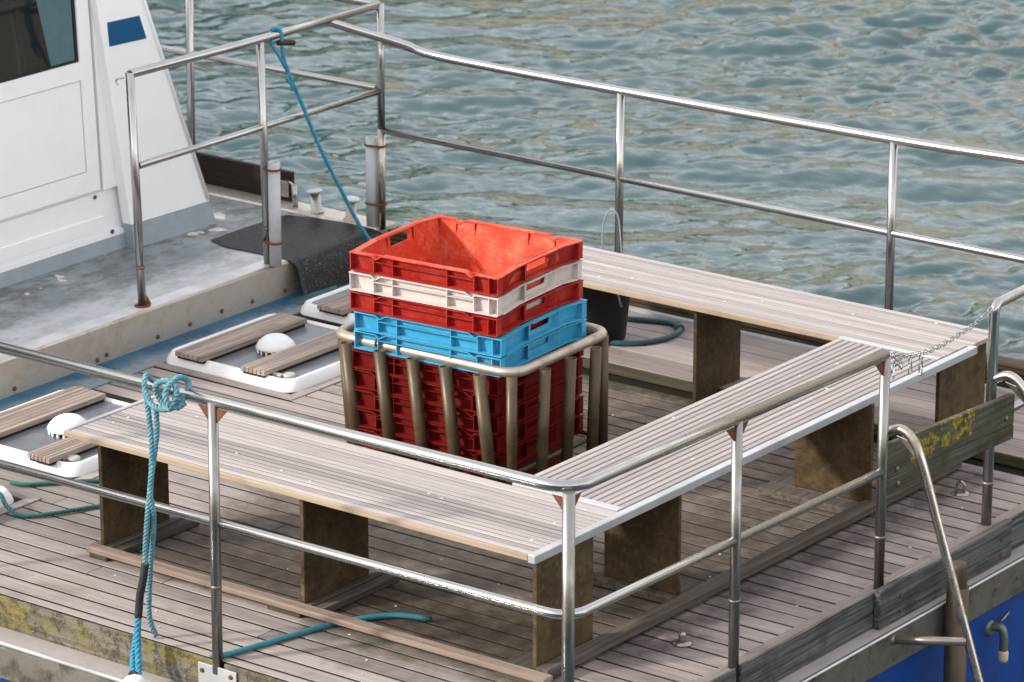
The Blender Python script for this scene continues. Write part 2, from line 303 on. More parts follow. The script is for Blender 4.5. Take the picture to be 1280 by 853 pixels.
# ------------------------------------------------------------------ mesh builder
class G:
    def __init__(s): s.bm = bmesh.new()
    def hexa(s, P):
        v = [s.bm.verts.new(p) for p in P]
        for f in ((3, 2, 1, 0), (4, 5, 6, 7), (0, 1, 5, 4), (1, 2, 6, 5), (2, 3, 7, 6), (3, 0, 4, 7)):
            s.bm.faces.new([v[i] for i in f])
        return v
    def box(s, x0, x1, y0, y1, z0, z1, bev=0.0, seg=1):
        v = s.hexa([(x0, y0, z0), (x1, y0, z0), (x1, y1, z0), (x0, y1, z0), (x0, y0, z1), (x1, y0, z1), (x1, y1, z1), (x0, y1, z1)])
        if bev:
            es = list({e for a in v for e in a.link_edges})
            bmesh.ops.bevel(s.bm, geom=es, offset=bev, segments=seg, affect='EDGES', profile=0.6)
        return s
    def tube(s, pts, r, seg=10, closed=False, caps=True, radii=None):
        P = [Vector(p) for p in pts]; n = len(P); rings = []; N = None
        for i in range(n):
            if closed: t = (P[(i + 1) % n] - P[i - 1]).normalized()
            elif i == 0: t = (P[1] - P[0]).normalized()
            elif i == n - 1: t = (P[-1] - P[-2]).normalized()
            else: t = ((P[i + 1] - P[i]).normalized() + (P[i] - P[i - 1]).normalized()).normalized()
            if N is None:
                a = Vector((0, 0, 1)) if abs(t.z) < 0.9 else Vector((1, 0, 0))
                N = (a - t * a.dot(t)).normalized()
            else:
                N = (N - t * N.dot(t)).normalized()
            B = t.cross(N); rr = radii[i] if radii else r
            rings.append([s.bm.verts.new(P[i] + (N * math.cos(2 * math.pi * k / seg) + B * math.sin(2 * math.pi * k / seg)) * rr) for k in range(seg)])
        for i in range(n if closed else n - 1):
            a, c = rings[i], rings[(i + 1) % n]
            for k in range(seg):
                f = s.bm.faces.new((a[k], a[(k + 1) % seg], c[(k + 1) % seg], c[k])); f.smooth = True
        if caps and not closed:
            s.bm.faces.new(rings[0][::-1]); s.bm.faces.new(rings[-1])
        return s
    def lathe(s, prof, c=(0, 0, 0), seg=24, ax=None):
        c = Vector(c); Q = ax.to_track_quat('Z', 'Y') if ax else None
        rings = []
        for r, z in prof:
            row = []
            for k in range(seg):
                a = 2 * math.pi * k / seg
                p = Vector((r * math.cos(a), r * math.sin(a), z))
                if Q: p = Q @ p
                row.append(s.bm.verts.new(c + p))
            rings.append(row)
        for a, d in zip(rings, rings[1:]):
            for k in range(seg):
                f = s.bm.faces.new((a[k], a[(k + 1) % seg], d[(k + 1) % seg], d[k])); f.smooth = True
        s.bm.faces.new(rings[0][::-1]); s.bm.faces.new(rings[-1])
        return s
    def pipe(s, p0, p1, ro, ri, seg=14):
        p0, p1 = Vector(p0), Vector(p1); t = (p1 - p0).normalized(); Q = t.to_track_quat('Z', 'Y'); L = (p1 - p0).length
        loop = [(ro, 0), (ro, L), (ri, L), (ri, L - 0.12 if L > 0.15 else 0.01)]
        rings = [[s.bm.verts.new(p0 + Q @ Vector((r * math.cos(2 * math.pi * k / seg), r * math.sin(2 * math.pi * k / seg), z))) for k in range(seg)] for r, z in loop]
        for i, (a, d) in enumerate(zip(rings, rings[1:])):
            for k in range(seg):
                f = s.bm.faces.new((a[k], a[(k + 1) % seg], d[(k + 1) % seg], d[k])); f.smooth = i != 1
        s.bm.faces.new(rings[0][::-1]); s.bm.faces.new(rings[-1])
        return s
    def prism(s, poly, off):
        off = Vector(off); a = [s.bm.verts.new(p) for p in poly]; d = [s.bm.verts.new(Vector(p) + off) for p in poly]; n = len(a)
        s.bm.faces.new(a[::-1]); s.bm.faces.new(d)
        for i in range(n): s.bm.faces.new((a[i], a[(i + 1) % n], d[(i + 1) % n], d[i]))
        return s
    def mesh(s, name):
        bmesh.ops.recalc_face_normals(s.bm, faces=s.bm.faces[:])
        me = bpy.data.meshes.new(name); s.bm.to_mesh(me); s.bm.free(); return me

def obj(name, g, m, parent=None, local=False):
    me = g if isinstance(g, bpy.types.Mesh) else g.mesh(name)
    o = bpy.data.objects.new(name, me); COL.objects.link(o)
    if not me.materials: me.materials.append(m)
    elif m is not None and me.materials[0] != m:
        o.material_slots[0].link = 'OBJECT'; o.material_slots[0].material = m
    if parent:
        o.parent = parent
        if not local:
            p = Vector((0, 0, 0)); q = parent
            while q: p += Vector(q.location); q = q.parent
            if p.length: o.matrix_parent_inverse = Matrix.Translation(-p)
    return o
def tag(o, label=None, cat=None, group=None, kind=None):
    for k, v in (("label", label), ("category", cat), ("group", group), ("kind", kind)):
        if v: o[k] = v
    return o
def thing(name, label, cat, loc=(0, 0, 0), rz=0.0, group=None):
    o = bpy.data.objects.new(name, None); COL.objects.link(o)
    o.location = loc; o.rotation_euler.z = rz; o.empty_display_size = 0.1
    return tag(o, label, cat, group)
def fillet(pts, rad, n=6):
    P = [Vector(p) for p in pts]; out = [P[0]]
    for i in range(1, len(P) - 1):
        a = (P[i - 1] - P[i]); c = (P[i + 1] - P[i]); r = min(rad, a.length * 0.49, c.length * 0.49)
        A = P[i] + a.normalized() * r; C = P[i] + c.normalized() * r
        for k in range(n + 1):
            t = k / n; out.append(A * (1 - t) ** 2 + P[i] * 2 * t * (1 - t) + C * t * t)
    out.append(P[-1]); return out
def spline(pts, n=8, closed=False):
    P = [Vector(p) for p in pts]; out = []; m = len(P)
    g = (lambda i: P[i % m]) if closed else (lambda i: P[max(0, min(m - 1, i))])
    for i in range(m if closed else m - 1):
        p0, p1, p2, p3 = g(i - 1), g(i), g(i + 1), g(i + 2)
        for k in range(n):
            t = k / n
            out.append(0.5 * ((2 * p1) + (p2 - p0) * t + (2 * p0 - 5 * p1 + 4 * p2 - p3) * t * t + (3 * p1 - p0 - 3 * p2 + p3) * t ** 3))
    if not closed: out.append(P[-1])
    return out
def strands(g, pts, r, pitch, n=3, seg=6, step=None):
    """a laid rope: n helical strands round the path"""
    P = [Vector(p) for p in pts]
    L = [0.0]
    for a, c in zip(P, P[1:]): L.append(L[-1] + (c - a).length)
    step = step or pitch / 9; m = max(4, int(L[-1] / step)); path = []; j = 0
    for i in range(m + 1):
        d = L[-1] * i / m
        while j < len(L) - 2 and L[j + 1] < d: j += 1
        t = (d - L[j]) / max(1e-9, L[j + 1] - L[j]); path.append(P[j].lerp(P[j + 1], min(1, t)))
    N = None; rows = [[] for _ in range(n)]
    for i, p in enumerate(path):
        t = (path[min(m, i + 1)] - path[max(0, i - 1)]).normalized()
        if N is None:
            a = Vector((0, 0, 1)) if abs(t.z) < 0.9 else Vector((1, 0, 0)); N = (a - t * a.dot(t)).normalized()
        else: N = (N - t * N.dot(t)).normalized()
        B = t.cross(N)
        for k in range(n):
            a = 2 * math.pi * (k / n + (L[-1] * i / m) / pitch)
            rows[k].append(p + (N * math.cos(a) + B * math.sin(a)) * r * 0.5)
    for row in rows: g.tube(row, r * 0.56, seg)
    return g

# ------------------------------------------------------------------ water
def make_water():
    ux, uy = math.cos(0.648), math.sin(0.648); fx, fy = -math.sin(0.648), math.cos(0.648)
    w0, w1, d0, d1, st = -6.5, 6.5, 14.0, 35.0, 0.0215
    a = np.arange(w0, w1 + 1e-6, st); d = np.arange(d0, d1 + 1e-6, st)
    A, D = np.meshgrid(a, d); X = 7.2 + A * ux + D * fx; Y = -9.82 + A * uy + D * fy
    rs = np.random.RandomState(3); H = np.zeros_like(X); DX = np.zeros_like(X); DY = np.zeros_like(X)
    amp_mod = 0.78 + 0.50 * np.sin(X * 0.7 + 1.3 * np.sin(Y * 0.45)) * np.sin(Y * 0.6 + 0.9 * np.sin(X * 0.5))
    base = math.atan2(-fy, -fx) + 0.25
    X32, Y32 = X.astype(np.float32), Y.astype(np.float32)
    for i in range(9):
        lam = 1.3 * (4.2 / 1.3) ** rs.rand(); k = 2 * math.pi / lam; th = base - 0.2 + rs.normal(0, 0.35); am = 0.020 * (0.6 + 0.8 * rs.rand()) / k
        ph = k * (X * math.cos(th) + Y * math.sin(th)) + rs.rand() * 6.283; H += am * np.sin(ph); c = np.cos(ph) * am * 0.8
        DX -= c * math.cos(th); DY -= c * math.sin(th)
    for i in range(110):
        lam = 0.115 * (1.15 / 0.115) ** (rs.rand() ** 1.3)
        k = 2 * math.pi / lam; th = base + rs.normal(0, 0.75)
        slope = 0.035 * (0.5 if lam > 0.7 else 1.0) * (0.6 + 0.8 * rs.rand()); am = slope / k
        ph = np.float32(k * math.cos(th)) * X32 + np.float32(k * math.sin(th)) * Y32 + np.float32(rs.rand() * 6.283)
        q = amp_mod if lam < 0.6 else 1.0
        H += am * np.sin(ph) * q; c = np.cos(ph) * am * 0.8 * q
        DX -= c * math.cos(th); DY -= c * math.sin(th)
    e = np.minimum(np.minimum(A - w0, w1 - A), np.minimum(D - d0, d1 - D)); f = np.clip(e / 1.5, 0, 1)
    H *= f; X = X + DX * f; Y = Y + DY * f
    V = np.stack([X, Y, H], -1).reshape(-1, 3).astype(np.float32)
    nr, nc = X.shape; idx = np.arange(nr * nc).reshape(nr, nc)
    Q = np.stack([idx[:-1, :-1], idx[:-1, 1:], idx[1:, 1:], idx[1:, :-1]], -1).reshape(-1, 4)
    # flat surround out to the horizon
    def W(aa, dd): return (7.2 + aa * ux + dd * fx, -9.82 + aa * uy + dd * fy, 0.0)
    big = 900; extra = [W(w0, d0), W(w1, d0), W(w1, d1), W(w0, d1), W(-big, -big), W(big, -big), W(big, big), W(-big, big)]
    V = np.concatenate([V, np.array(extra, np.float32)]); o = nr * nc
    Q = np.concatenate([Q, np.array([[o + 4, o + 5, o + 1, o], [o + 5, o + 6, o + 2, o + 1], [o + 6, o + 7, o + 3, o + 2], [o + 7, o + 4, o, o + 3]])])
    me = bpy.data.meshes.new("water"); n = len(Q)
    me.vertices.add(len(V)); me.vertices.foreach_set("co", V.ravel())
    me.loops.add(n * 4); me.loops.foreach_set("vertex_index", Q.ravel().astype(np.int32))
    me.polygons.add(n); me.polygons.foreach_set("loop_start", np.arange(0, n * 4, 4, dtype=np.int32))
    me.polygons.foreach_set("use_smooth", np.ones(n, bool)); me.update(calc_edges=True)
    m, nt, b = mat("sea_water")
    p, xyz = posxyz(nt)
    b.inputs["Base Color"].default_value = (0.007, 0.045, 0.048, 1); b.inputs["Roughness"].default_value = 0.04
    b.inputs["IOR"].default_value = 1.75
    mp = node(nt, "ShaderNodeMapping"); mp.inputs["Rotation"].default_value = (0, 0, -0.648); mp.inputs["Scale"].default_value = (0.6, 1.0, 1)
    nt.links.new(p, mp.inputs[0])
    n1 = noise(nt, mp.outputs[0], 16, 4, 0.6, 0.6)
    bump(nt, b, n1, 0.22, 0.025)
    o = obj("water", me, m); o.location.z = -1.0; tag(o, "green blue rippled harbour water", None, None, "structure")
make_water()

def make_shore():
    """the bank across the water: pale rock below, scrub and woods above (seen only as reflections)"""
    cx, cy = 7.2, -9.8; fz = math.atan2(math.cos(0.648), -math.sin(0.648)); na, ns = 150, 26; V = []; F = []
    rs = np.random.RandomState(5); ph = rs.rand(12) * 6.28
    for i in range(na):
        a = fz + R(85) - R(170) * i / (na - 1)
        top = 27 + 4.5 * math.sin(a * 5 + ph[0]) + 3 * math.sin(a * 11 + ph[1]) + 2 * math.sin(a * 23 + ph[2]) + 1.2 * math.sin(a * 47 + ph[3])
        for j in range(ns):
            t = j / (ns - 1); d = 85 + 6 * math.sin(a * 7 + ph[4]) + t * 26 + 1.4 * math.sin(a * 60 + t * 19 + ph[5]) + 0.8 * math.sin(a * 131 + t * 40)
            h = -1.6 + (top + 2) * (1 - (1 - t) ** 1.6) + 0.5 * math.sin(a * 90 + t * 31 + ph[6])
            V.append((cx + math.cos(a) * d, cy + math.sin(a) * d, h))
    for i in range(na - 1):
        for j in range(ns - 1):
            k = i * ns + j; F.append((k, k + ns, k + ns + 1, k + 1))
    me = bpy.data.meshes.new("hillside"); me.from_pydata(V, [], F); me.update()
    m, nt, b = mat("hillside_scrub"); p, xyz = posxyz(nt)
    n1 = noise(nt, p, 0.08, 5, 0.65); n2 = noise(nt, p, 0.5, 4, 0.7)
    z = math_(nt, 'ADD', xyz[2], math_(nt, 'MULTIPLY', math_(nt, 'SUBTRACT', n1, 0.5), 26))
    rock = mixc(nt, rng(nt, n2, 0.35, 0.65), (0.35, 0.29, 0.185), (0.57, 0.50, 0.385))
    wood_ = mixc(nt, rng(nt, n2, 0.35, 0.65), (0.012, 0.018, 0.008), (0.055, 0.06, 0.022))
    # woods grow darker and denser on the western arm of the bay
    west = rng(nt, math_(nt, 'ADD', math_(nt, 'MULTIPLY', xyz[0], 1.0), math_(nt, 'MULTIPLY', n1, 30)), -43, -25, -16, 11)
    col = mixc(nt, rng(nt, math_(nt, 'SUBTRACT', z, west), 3, 12), rock, wood_)
    put(nt, b.inputs["Base Color"], col); b.inputs["Roughness"].default_value = 0.95
    tag(obj("hillside", me, m), "pale rocky bank with dark scrub across the water", None, None, "structure")
make_shore()

def make_shade_quay():  # unseen block added behind the camera; darkens metal reflections and side light
    ux, uy = math.cos(0.648), math.sin(0.648); fx, fy = -math.sin(0.648), math.cos(0.648)
    def W(a, d, z): return (7.2 + a * ux + d * fx, -9.82 + a * uy + d * fy, z)
    m = paint("shade_quay_stone", (0.17, 0.155, 0.135), (0.09, 0.085, 0.075), 0.9, 0.7, scale=0.8)
    g = G(); g.hexa([W(-60, -40, -3), W(60, -40, -3), W(60, 0.8, -3), W(-60, 0.8, -3), W(-60, -40, 3.7), W(60, -40, 3.7), W(60, 0.8, 3.7), W(-60, 0.8, 3.7)])
    tag(obj("shade_quay", g, m), "unseen stone block added behind the camera to darken reflections", None, None, "structure")
make_shade_quay()

# ------------------------------------------------------------------ deck (setting)
PITCH = 0.0965; SEAM0 = -0.0430
g = G(); g.box(-4.14, 0.045, -0.098, 4.12, -0.06, -0.0022)
deck = tag(obj("deck", g, M_CAULK), "weathered planked afterdeck of the boat", None, None, "structure")
HATCHES = [(-3.96, -3.20, -0.09, 0.69), (-3.96, -3.20, 0.985, 1.76), (-3.96, -3.20, 2.34, 3.12), (-3.96, -3.20, 3.255, 4.03)]
def plank(x0, x1, y0, y1, m=M_DECK, z1=0.0):
    dz = random.uniform(-0.0012, 0.0012)
    gg = G(); gg.box(x0, x1, y0 + 0.0062, y1 - 0.0062, -0.0112 + (0.04 if z1 > 0.01 else 0), z1 + dz, 0.0016); obj("plank", gg, m, deck)
k = -1
edges = [-0.098] + [SEAM0 + PITCH * i for i in range(0, 36)]
edges = [e for e in edges if e < 3.42]
hole = [(h[0] - 0.055, h[1] + 0.055, h[2] - 0.055, h[3] + 0.055) for h in HATCHES]
for y0, y1 in zip(edges, edges[1:]):
    segs = [(-3.93, -0.012)]
    for hx0, hx1, hy0, hy1 in hole:
        if y1 > hy0 + 0.02 and y0 < hy1 - 0.02: segs = [(hx1 + 0.003, -0.012)]
    for a, c in segs:
        if random.random() < 0.28:
            j = random.uniform(a + 0.5, c - 0.4)
            plank(a, j - 0.002, y0, y1); plank(j + 0.002, c, y0, y1)
        else: plank(a, c, y0, y1)
for y0, y1 in ((-0.098, 0.985), (0.985, 2.0), (2.0, 3.0), (3.0, 4.1)):     # margin board along the stern edge
    gg = G(); gg.box(-0.009, 0.044, y0 + 0.001, y1 - 0.001, -0.0015, 0.0035, 0.0015); obj("margin_board", gg, M_MARGIN, deck)
for (hx0, hx1, hy0, hy1) in hole[:3]:                                         # mitred boards round the hatches
    w = 0.05
    for poly in (((hx0, hy0), (hx1, hy0), (hx1 - w, hy0 + w), (hx0 + w, hy0 + w)), ((hx1, hy0 + .002), (hx1, hy1 - .002), (hx1 - w, hy1 - w), (hx1 - w, hy0 + w + .002)),
                 ((hx0, hy1), (hx0 + w, hy1 - w), (hx1 - w, hy1 - w), (hx1, hy1)), ((hx0, hy0 + .002), (hx0 + w, hy0 + w + .002), (hx0 + w, hy1 - w), (hx0, hy1 - .002))):
        gg = G(); gg.prism([(x, y, -0.0015) for x, y in poly], (0, 0, 0.0057)); obj("margin_board", gg, M_DECK, deck)
for i in range(7):                                                            # raised platform along the far side
    y0 = 3.40 + i * 0.097
    gg = G(); gg.box(-3.1, -0.012, y0 + 0.003, y0 + 0.094, 0.030, 0.0515 + random.uniform(-.001, .001), 0.0018); obj("plank", gg, M_PLAT, deck)
gg = G(); gg.box(-3.1, -0.012, 3.412, 4.10, -0.0074, 0.029); obj("platform_core", gg, M_BLOCK, deck)
gg = G(); gg.box(-3.1, -0.012, 3.392, 3.41, 0.004, 0.05, 0.003); obj("platform_edge", gg, M_BLOCK, deck)
gg = G(); gg.box(-4.139, -3.933, -1.0, 3.9, -0.0070, 0.0045); obj("waterway_strip", gg, M_STRIP, deck)
gg = G(); gg.box(-4.1, -0.012, 4.082, 4.112, 0.0295, 0.062); obj("waterway_strip", gg, M_WWAY, deck)

# raised side deck with its edge plate
g = G(); g.box(-7.5, -4.155, -2.0, 4.22, -0.3, 0.166)
side = tag(obj("side_deck", g, M_SIDE), "raised grey painted side deck with dirt and bare chips", None, None, "structure")
gg = G(); gg.box(-4.1549, -4.140, -2.0, 4.10, -0.02, 0.163, 0.0)
gg.tube([(-4.158, -2.0, 0.157), (-4.158, 4.05, 0.157)], 0.013, 12)
obj("edge_plate", gg, M_PLATE, side)
gg = G(); gg.box(-4.245, -4.165, -2.0, 4.10, 0.1655, 0.1690, 0.001); obj("edge_band", gg, M_BAND, side)
for y in (1.62, 2.14, 2.20, 2.535, 2.75, 2.968, 3.18, 3.41):
    gg = G(); gg.lathe([(0.011, 0), (0.011, 0.004), (0.006, 0.007)], (-4.1395, y, 0.035 + random.uniform(-.01, .012)), 8, Vector((1, 0, 0))); obj("rusty_bolt", gg, M_RUST, side)
gg = G(); gg.box(-7.5, -4.14, 4.085, 4.235, 0.10, 0.178, 0.008); obj("gunwale_ledge", gg, M_PLATE, side)

# ------------------------------------------------------------------ hull
hull = thing("boat_hull", "bright blue hull of the boat with steel rubbing strake and lichened boards", "hull", (0, 0, -0.3))
g = G(); g.hexa([(-9, -0.02, -1.7), (-0.05, -0.02, -1.7), (-0.05, 4.1, -1.7), (-9, 4.1, -1.7), (-9, -0.165, -0.27), (0.085, -0.165, -0.27), (0.085, 4.2, -0.27), (-9, 4.2, -0.27)])
obj("hull_side", g, M_HULL, hull)
g = G(); g.box(-9, 0.132, -0.225, 4.23, -0.275, -0.13, 0.006); obj("rubbing_strake", g, M_STRAKE, hull)
g = G(); g.tube([(-9, -0.222, -0.132), (0.0, -0.223, -0.129)], 0.008, 8); g.tube([(0.132, -0.2, -0.130), (0.132, 4.2, -0.130)], 0.005, 8); obj("strake_edge", g, M_BAND, hull)
g = G(); g.box(-9, 0.118, -0.214, 4.22, -0.1295, -0.1265); obj("strake_top", g, M_LEDGE, hull)
g = G(); g.box(0.0455, 0.057, 0.0, 0.928, -0.126, 0.012, 0.002); obj("toe_board", g, M_GREY, hull)
g = G(); g.box(0.0455, 0.060, 0.958, 1.87, -0.126, 0.014, 0.002); obj("toe_board", g, M_GREY, hull)
for z0, z1 in ((-0.126, -0.078), (-0.077, 0.030)):
    g = G(); g.box(0.062, 0.092, 1.835, 2.80, z0, z1, 0.004); obj("toe_board", g, M_GREY, hull)
g = G(); g.box(0.046, 0.061, 1.873, 4.2, -0.126, 0.012, 0.002); obj("toe_board", g, M_GREY, hull)
g = G()
nx = 60
for i in range(nx):                       # lichened kerb: a rough face
    pass
g.box(-9, -1.46, -0.112, -0.0985, -0.126, -0.002, 0.003); obj("lichened_kerb", g, M_LICHEN, hull)
g = G(); g.box(-1.44, 0.04, -0.112, -0.0985, -0.126, -0.002, 0.003); obj("lichened_kerb", g, M_LICHEN, hull)
g = G(); g.box(-1.555, -1.375, -0.120, -0.113, -0.12, -0.018, 0.001); pl = obj("post_bracket", g, M_ALU, hull)
for x, z in ((-1.535, -0.045), (-1.40, -0.04), (-1.41, -0.09)):
    g = G(); g.lathe([(0.009, 0), (0.009, 0.004), (0.005, 0.006)], (x, -0.1205, z), 8, Vector((0, -1, 0))); obj("bolt", g, M_RUST, hull)
for y in (1.98, 2.72):
    for z in (-0.03, -0.09):
        g = G(); g.lathe([(0.010, 0), (0.010, 0.003)], (0.0925, y, z), 8, Vector((1, 0, 0))); obj("bolt", g, M_RUST, hull)
for y in (2.02, 2.62, 2.78):
    g = G(); g.lathe([(0.009, 0), (0.009, 0.003)], (0.1325, y, -0.2), 8, Vector((1, 0, 0))); obj("bolt", g, M_RUST, hull)
# fender pipe welded on the outside
fp = thing("fender_pipe", "rusty brown upright pipe outside the blue hull, behind the ladder", "pipe", (0.18, 2.24, -1.2))
g = G(); g.pipe((0.18, 2.245, -1.3), (0.18, 2.245, -0.055), 0.043, 0.034, 18); obj("pipe_body", g, M_PIPEBROWN, fp)
g = G(); g.lathe([(0.033, 0), (0.035, 0.02), (0.034, 0.10), (0.030, 0.115)], (0.18, 2.245, -0.075), 16); obj("corroded_core", g, M_PIPEBROWN, fp)
# hull outlet valve
vt = thing("outlet_valve", "small bronze outlet elbow with a cream cap on the blue hull", "valve", (0.09, 2.70, -0.40))
g = G(); g.lathe([(0.034, 0), (0.036, 0.012), (0.026, 0.024)], (0.062, 2.685, -0.392), 14, Vector((1, 0, 0))); obj("flange", g, M_BRASS, vt)
g = G(); g.tube(spline([(0.075, 2.690, -0.388), (0.115, 2.70, -0.386), (0.13, 2.70, -0.42), (0.13, 2.70, -0.485)], 6), 0.017, 12); obj("elbow", g, M_BRASS, vt)
g = G(); g.lathe([(0.018, 0), (0.021, 0.01), (0.021, 0.04), (0.018, 0.045)], (0.13, 2.70, -0.523), 14); obj("cap", g, M_YELLOW, vt)
g = G(); g.tube([(0.10, 2.72, -0.375), (0.105, 2.775, -0.345)], 0.006, 8); obj("handle", g, M_STEEL, vt)

# ribbed bulwark on the far side
bw = thing("bulwark", "low dark ribbed wooden bulwark along the deck behind the far bench", "bulwark", (-2.2, 4.13, 0.03))
for i in range(6):
    z0 = 0.030 + i * 0.0245
    g = G(); g.box(-4.1, 0.02, 4.118 + random.uniform(-.002, .002), 4.142, z0, z0 + 0.0215, 0.004); obj("slat", g, M_DARKRIB, bw)
g = G(); g.box(-4.1, 0.02, 4.144, 4.20, -0.12, 0.170, 0.002); obj("backing", g, M_DARKRIB, bw)

# ------------------------------------------------------------------ railings
def gusset(g, p, d, drop=0.055, w=0.05):
    p = Vector(p); d = Vector(d); n = d.cross(Vector((0, 0, 1))).normalized() * 0.003
    g.prism([p - n + d * 0.016, p - n + d * (0.016 + w), p - n + d * 0.016 - Vector((0, 0, drop))], n * 2)
RT, RL, RP = 0.0205, 0.0165, 0.0195
nr = thing("railing", "steel railing with a rounded corner round the near side and stern benches", "railing", (0, 0, 0))
g = G(); g.tube(fillet([(-4.02, -0.185, 1.008), (0.03, -0.037, 0.955), (0.03, 1.918, 0.921)], 0.13, 8), RT, 16); obj("top_rail", g, M_STEEL, nr)
g = G(); g.tube(fillet([(-4.02, -0.185, 0.552), (0.03, -0.037, 0.504), (0.03, 1.908, 0.466)], 0.10, 8), RL, 14); obj("lower_rail", g, M_STEEL, nr)
def post(parent, p0, p1, r=RP, m=M_POST, seg=14, dirs=(), band=None):
    g = G(); g.tube([p0, p1], r, seg); o = obj("post", g, m, parent)
    for d in dirs:
        g = G(); gusset(g, Vector(p1) - Vector((0, 0, 0.022)), d); obj("gusset", g, M_RUST, parent)
    if band:
        t = (band - p0[2]) / (p1[2] - p0[2]); c = Vector(p0).lerp(Vector(p1), t)
        g = G(); g.tube([c - Vector((0, 0, 0.006)), c + Vector((0, 0, 0.006))], r + 0.0015, seg); obj("weld_band", g, M_WELD, parent)
    return o
A_ = Vector((1, 0, 0)); B_ = Vector((0, 1, 0))
post(nr, (-1.474, -0.105, -0.045), (-1.470, -0.102, 0.975), dirs=(A_, -A_), band=0.285)
post(nr, (-2.95, -0.146, -0.045), (-2.95, -0.146, 0.99), dirs=(A_, -A_))
post(nr, (0.026, -0.037, -0.10), (0.026, -0.037, 0.948), 0.022, dirs=(-A_, B_))
post(nr, (0.03, 0.950, -0.10), (0.03, 0.948, 0.932), dirs=(B_, -B_), band=0.258)
post(nr, (0.03, 1.918, -0.03), (0.03, 1.918, 0.918), dirs=(-B_,), band=0.208)
nr2 = thing("railing", "short steel rail beyond the boarding gap at the stern corner", "railing", (0, 2.755, 0))
g = G(); g.tube(fillet([(0, 2.755, -0.03), (0, 2.755, 0.9), (0, 4.15, 0.93)], 0.035, 6), RT, 16); obj("top_rail", g, M_STEEL, nr2)
g = G(); g.tube([(0, 2.82, 0.435), (0, 4.15, 0.46)], RL, 14); obj("lower_rail", g, M_STEEL, nr2)
g = G(); g.tube([(0, 2.755, 0.168), (0, 2.755, 0.182)], RT + 0.0015, 14); obj("weld_band", g, M_WELD, nr2)
fr = thing("railing", "long steel railing along the far side in front of the water", "railing", (-2.2, 4.13, 0.17))
g = G(); g.tube(spline([(-4.187, 3.775, 1.246), (-4.09, 3.90, 1.185), (-3.96, 4.09, 1.10), (-3.82, 4.13, 1.062), (-3.3, 4.13, 1.055), (-2.75, 4.13, 1.054), (-1.31, 4.13, 1.057), (-0.67, 4.13, 1.071), (0.1, 4.13, 1.085)], 6), 0.0205, 14); obj("top_rail", g, M_STEELFAR, fr)
g = G(); g.tube([(-4.136, 4.13, 0.653), (-0.65, 4.13, 0.638), (0.1, 4.13, 0.635)], RL, 12); obj("lower_rail", g, M_STEELFAR, fr)
g = G(); g.tube([(-4.136, 4.13, 1.085), (-3.83, 4.13, 1.057)], 0.012, 10); obj("brace", g, M_STEELFAR, fr)
post(fr, (-2.755, 4.13, 0.172), (-2.751, 4.13, 1.05), 0.019, M_STEELFAR)
post(fr, (-1.312, 4.13, 0.172), (-1.313, 4.13, 1.05), 0.019, M_STEELFAR)
lr = thing("railing", "steel railing across the raised side deck beside the white cabin", "railing", (-4.2, 3.3, 0.17))
g = G(); g.tube(fillet([(-4.208, 2.478, 1.238), (-4.19, 3.33, 1.236), (-4.145, 4.13, 1.258)], 0.03, 4), 0.0195, 14); obj("top_rail", g, M_STEELFAR, lr)
g = G(); g.tube([(-4.208, 2.516, 0.815), (-4.193, 3.354, 0.824), (-4.138, 4.13, 0.845)], 0.0155, 12); obj("lower_rail", g, M_STEELFAR, lr)
post(lr, (-4.208, 2.515, 0.168), (-4.208, 2.478, 1.248), 0.0195, M_STEELFAR, band=0.35)
post(lr, (-4.193, 3.358, 0.168), (-4.193, 3.333, 1.233), 0.0195, M_STEELFAR, band=0.34)
g = G(); g.prism([(-4.20, 2.532, 0.17), (-4.20, 2.562, 0.17), (-4.20, 2.532, 0.215)], (0.004, 0, 0)); obj("gusset", g, M_RUST, lr)
g = G(); g.lathe([(0.038, 0), (0.036, 0.004)], (-4.208, 2.515, 0.1695), 14); obj("base_flange", g, M_RUST, lr)
g = G(); g.tube([(-4.14, 4.13, 0.168), (-4.137, 4.13, 0.66)], 0.0195, 14); obj("rusty_post", g, M_RUSTSTEEL, lr)
g = G(); g.tube([(-4.137, 4.13, 0.66), (-4.137, 4.13, 1.263)], 0.0185, 14); obj("post", g, M_STEELFAR, lr)
for y in (2.478,):
    g = G(); g.tube(spline([(-4.22, 2.455, 1.225), (-4.24, 2.43, 1.22), (-4.245, 2.43, 1.205), (-4.235, 2.43, 1.195)], 4), 0.004, 6); obj("hook", g, M_STEELFAR, lr)
fw = thing("railing", "steel railing running forward behind the cabin along the far side", "railing", (-5.3, 4.13, 0.17))
g = G(); g.tube([(-4.145, 4.13, 1.258), (-6.8, 4.13, 1.29)], 0.0195, 14); obj("top_rail", g, M_STEELFAR, fw)
g = G(); g.tube([(-4.165, 4.13, 0.854), (-6.8, 4.13, 0.85)], 0.0155, 12); obj("lower_rail", g, M_STEELFAR, fw)
g = G(); g.tube([(-5.345, 4.13, 0.17), (-5.330, 4.13, 1.27)], 0.020, 14); obj("post", g, M_STEELFAR, fw)

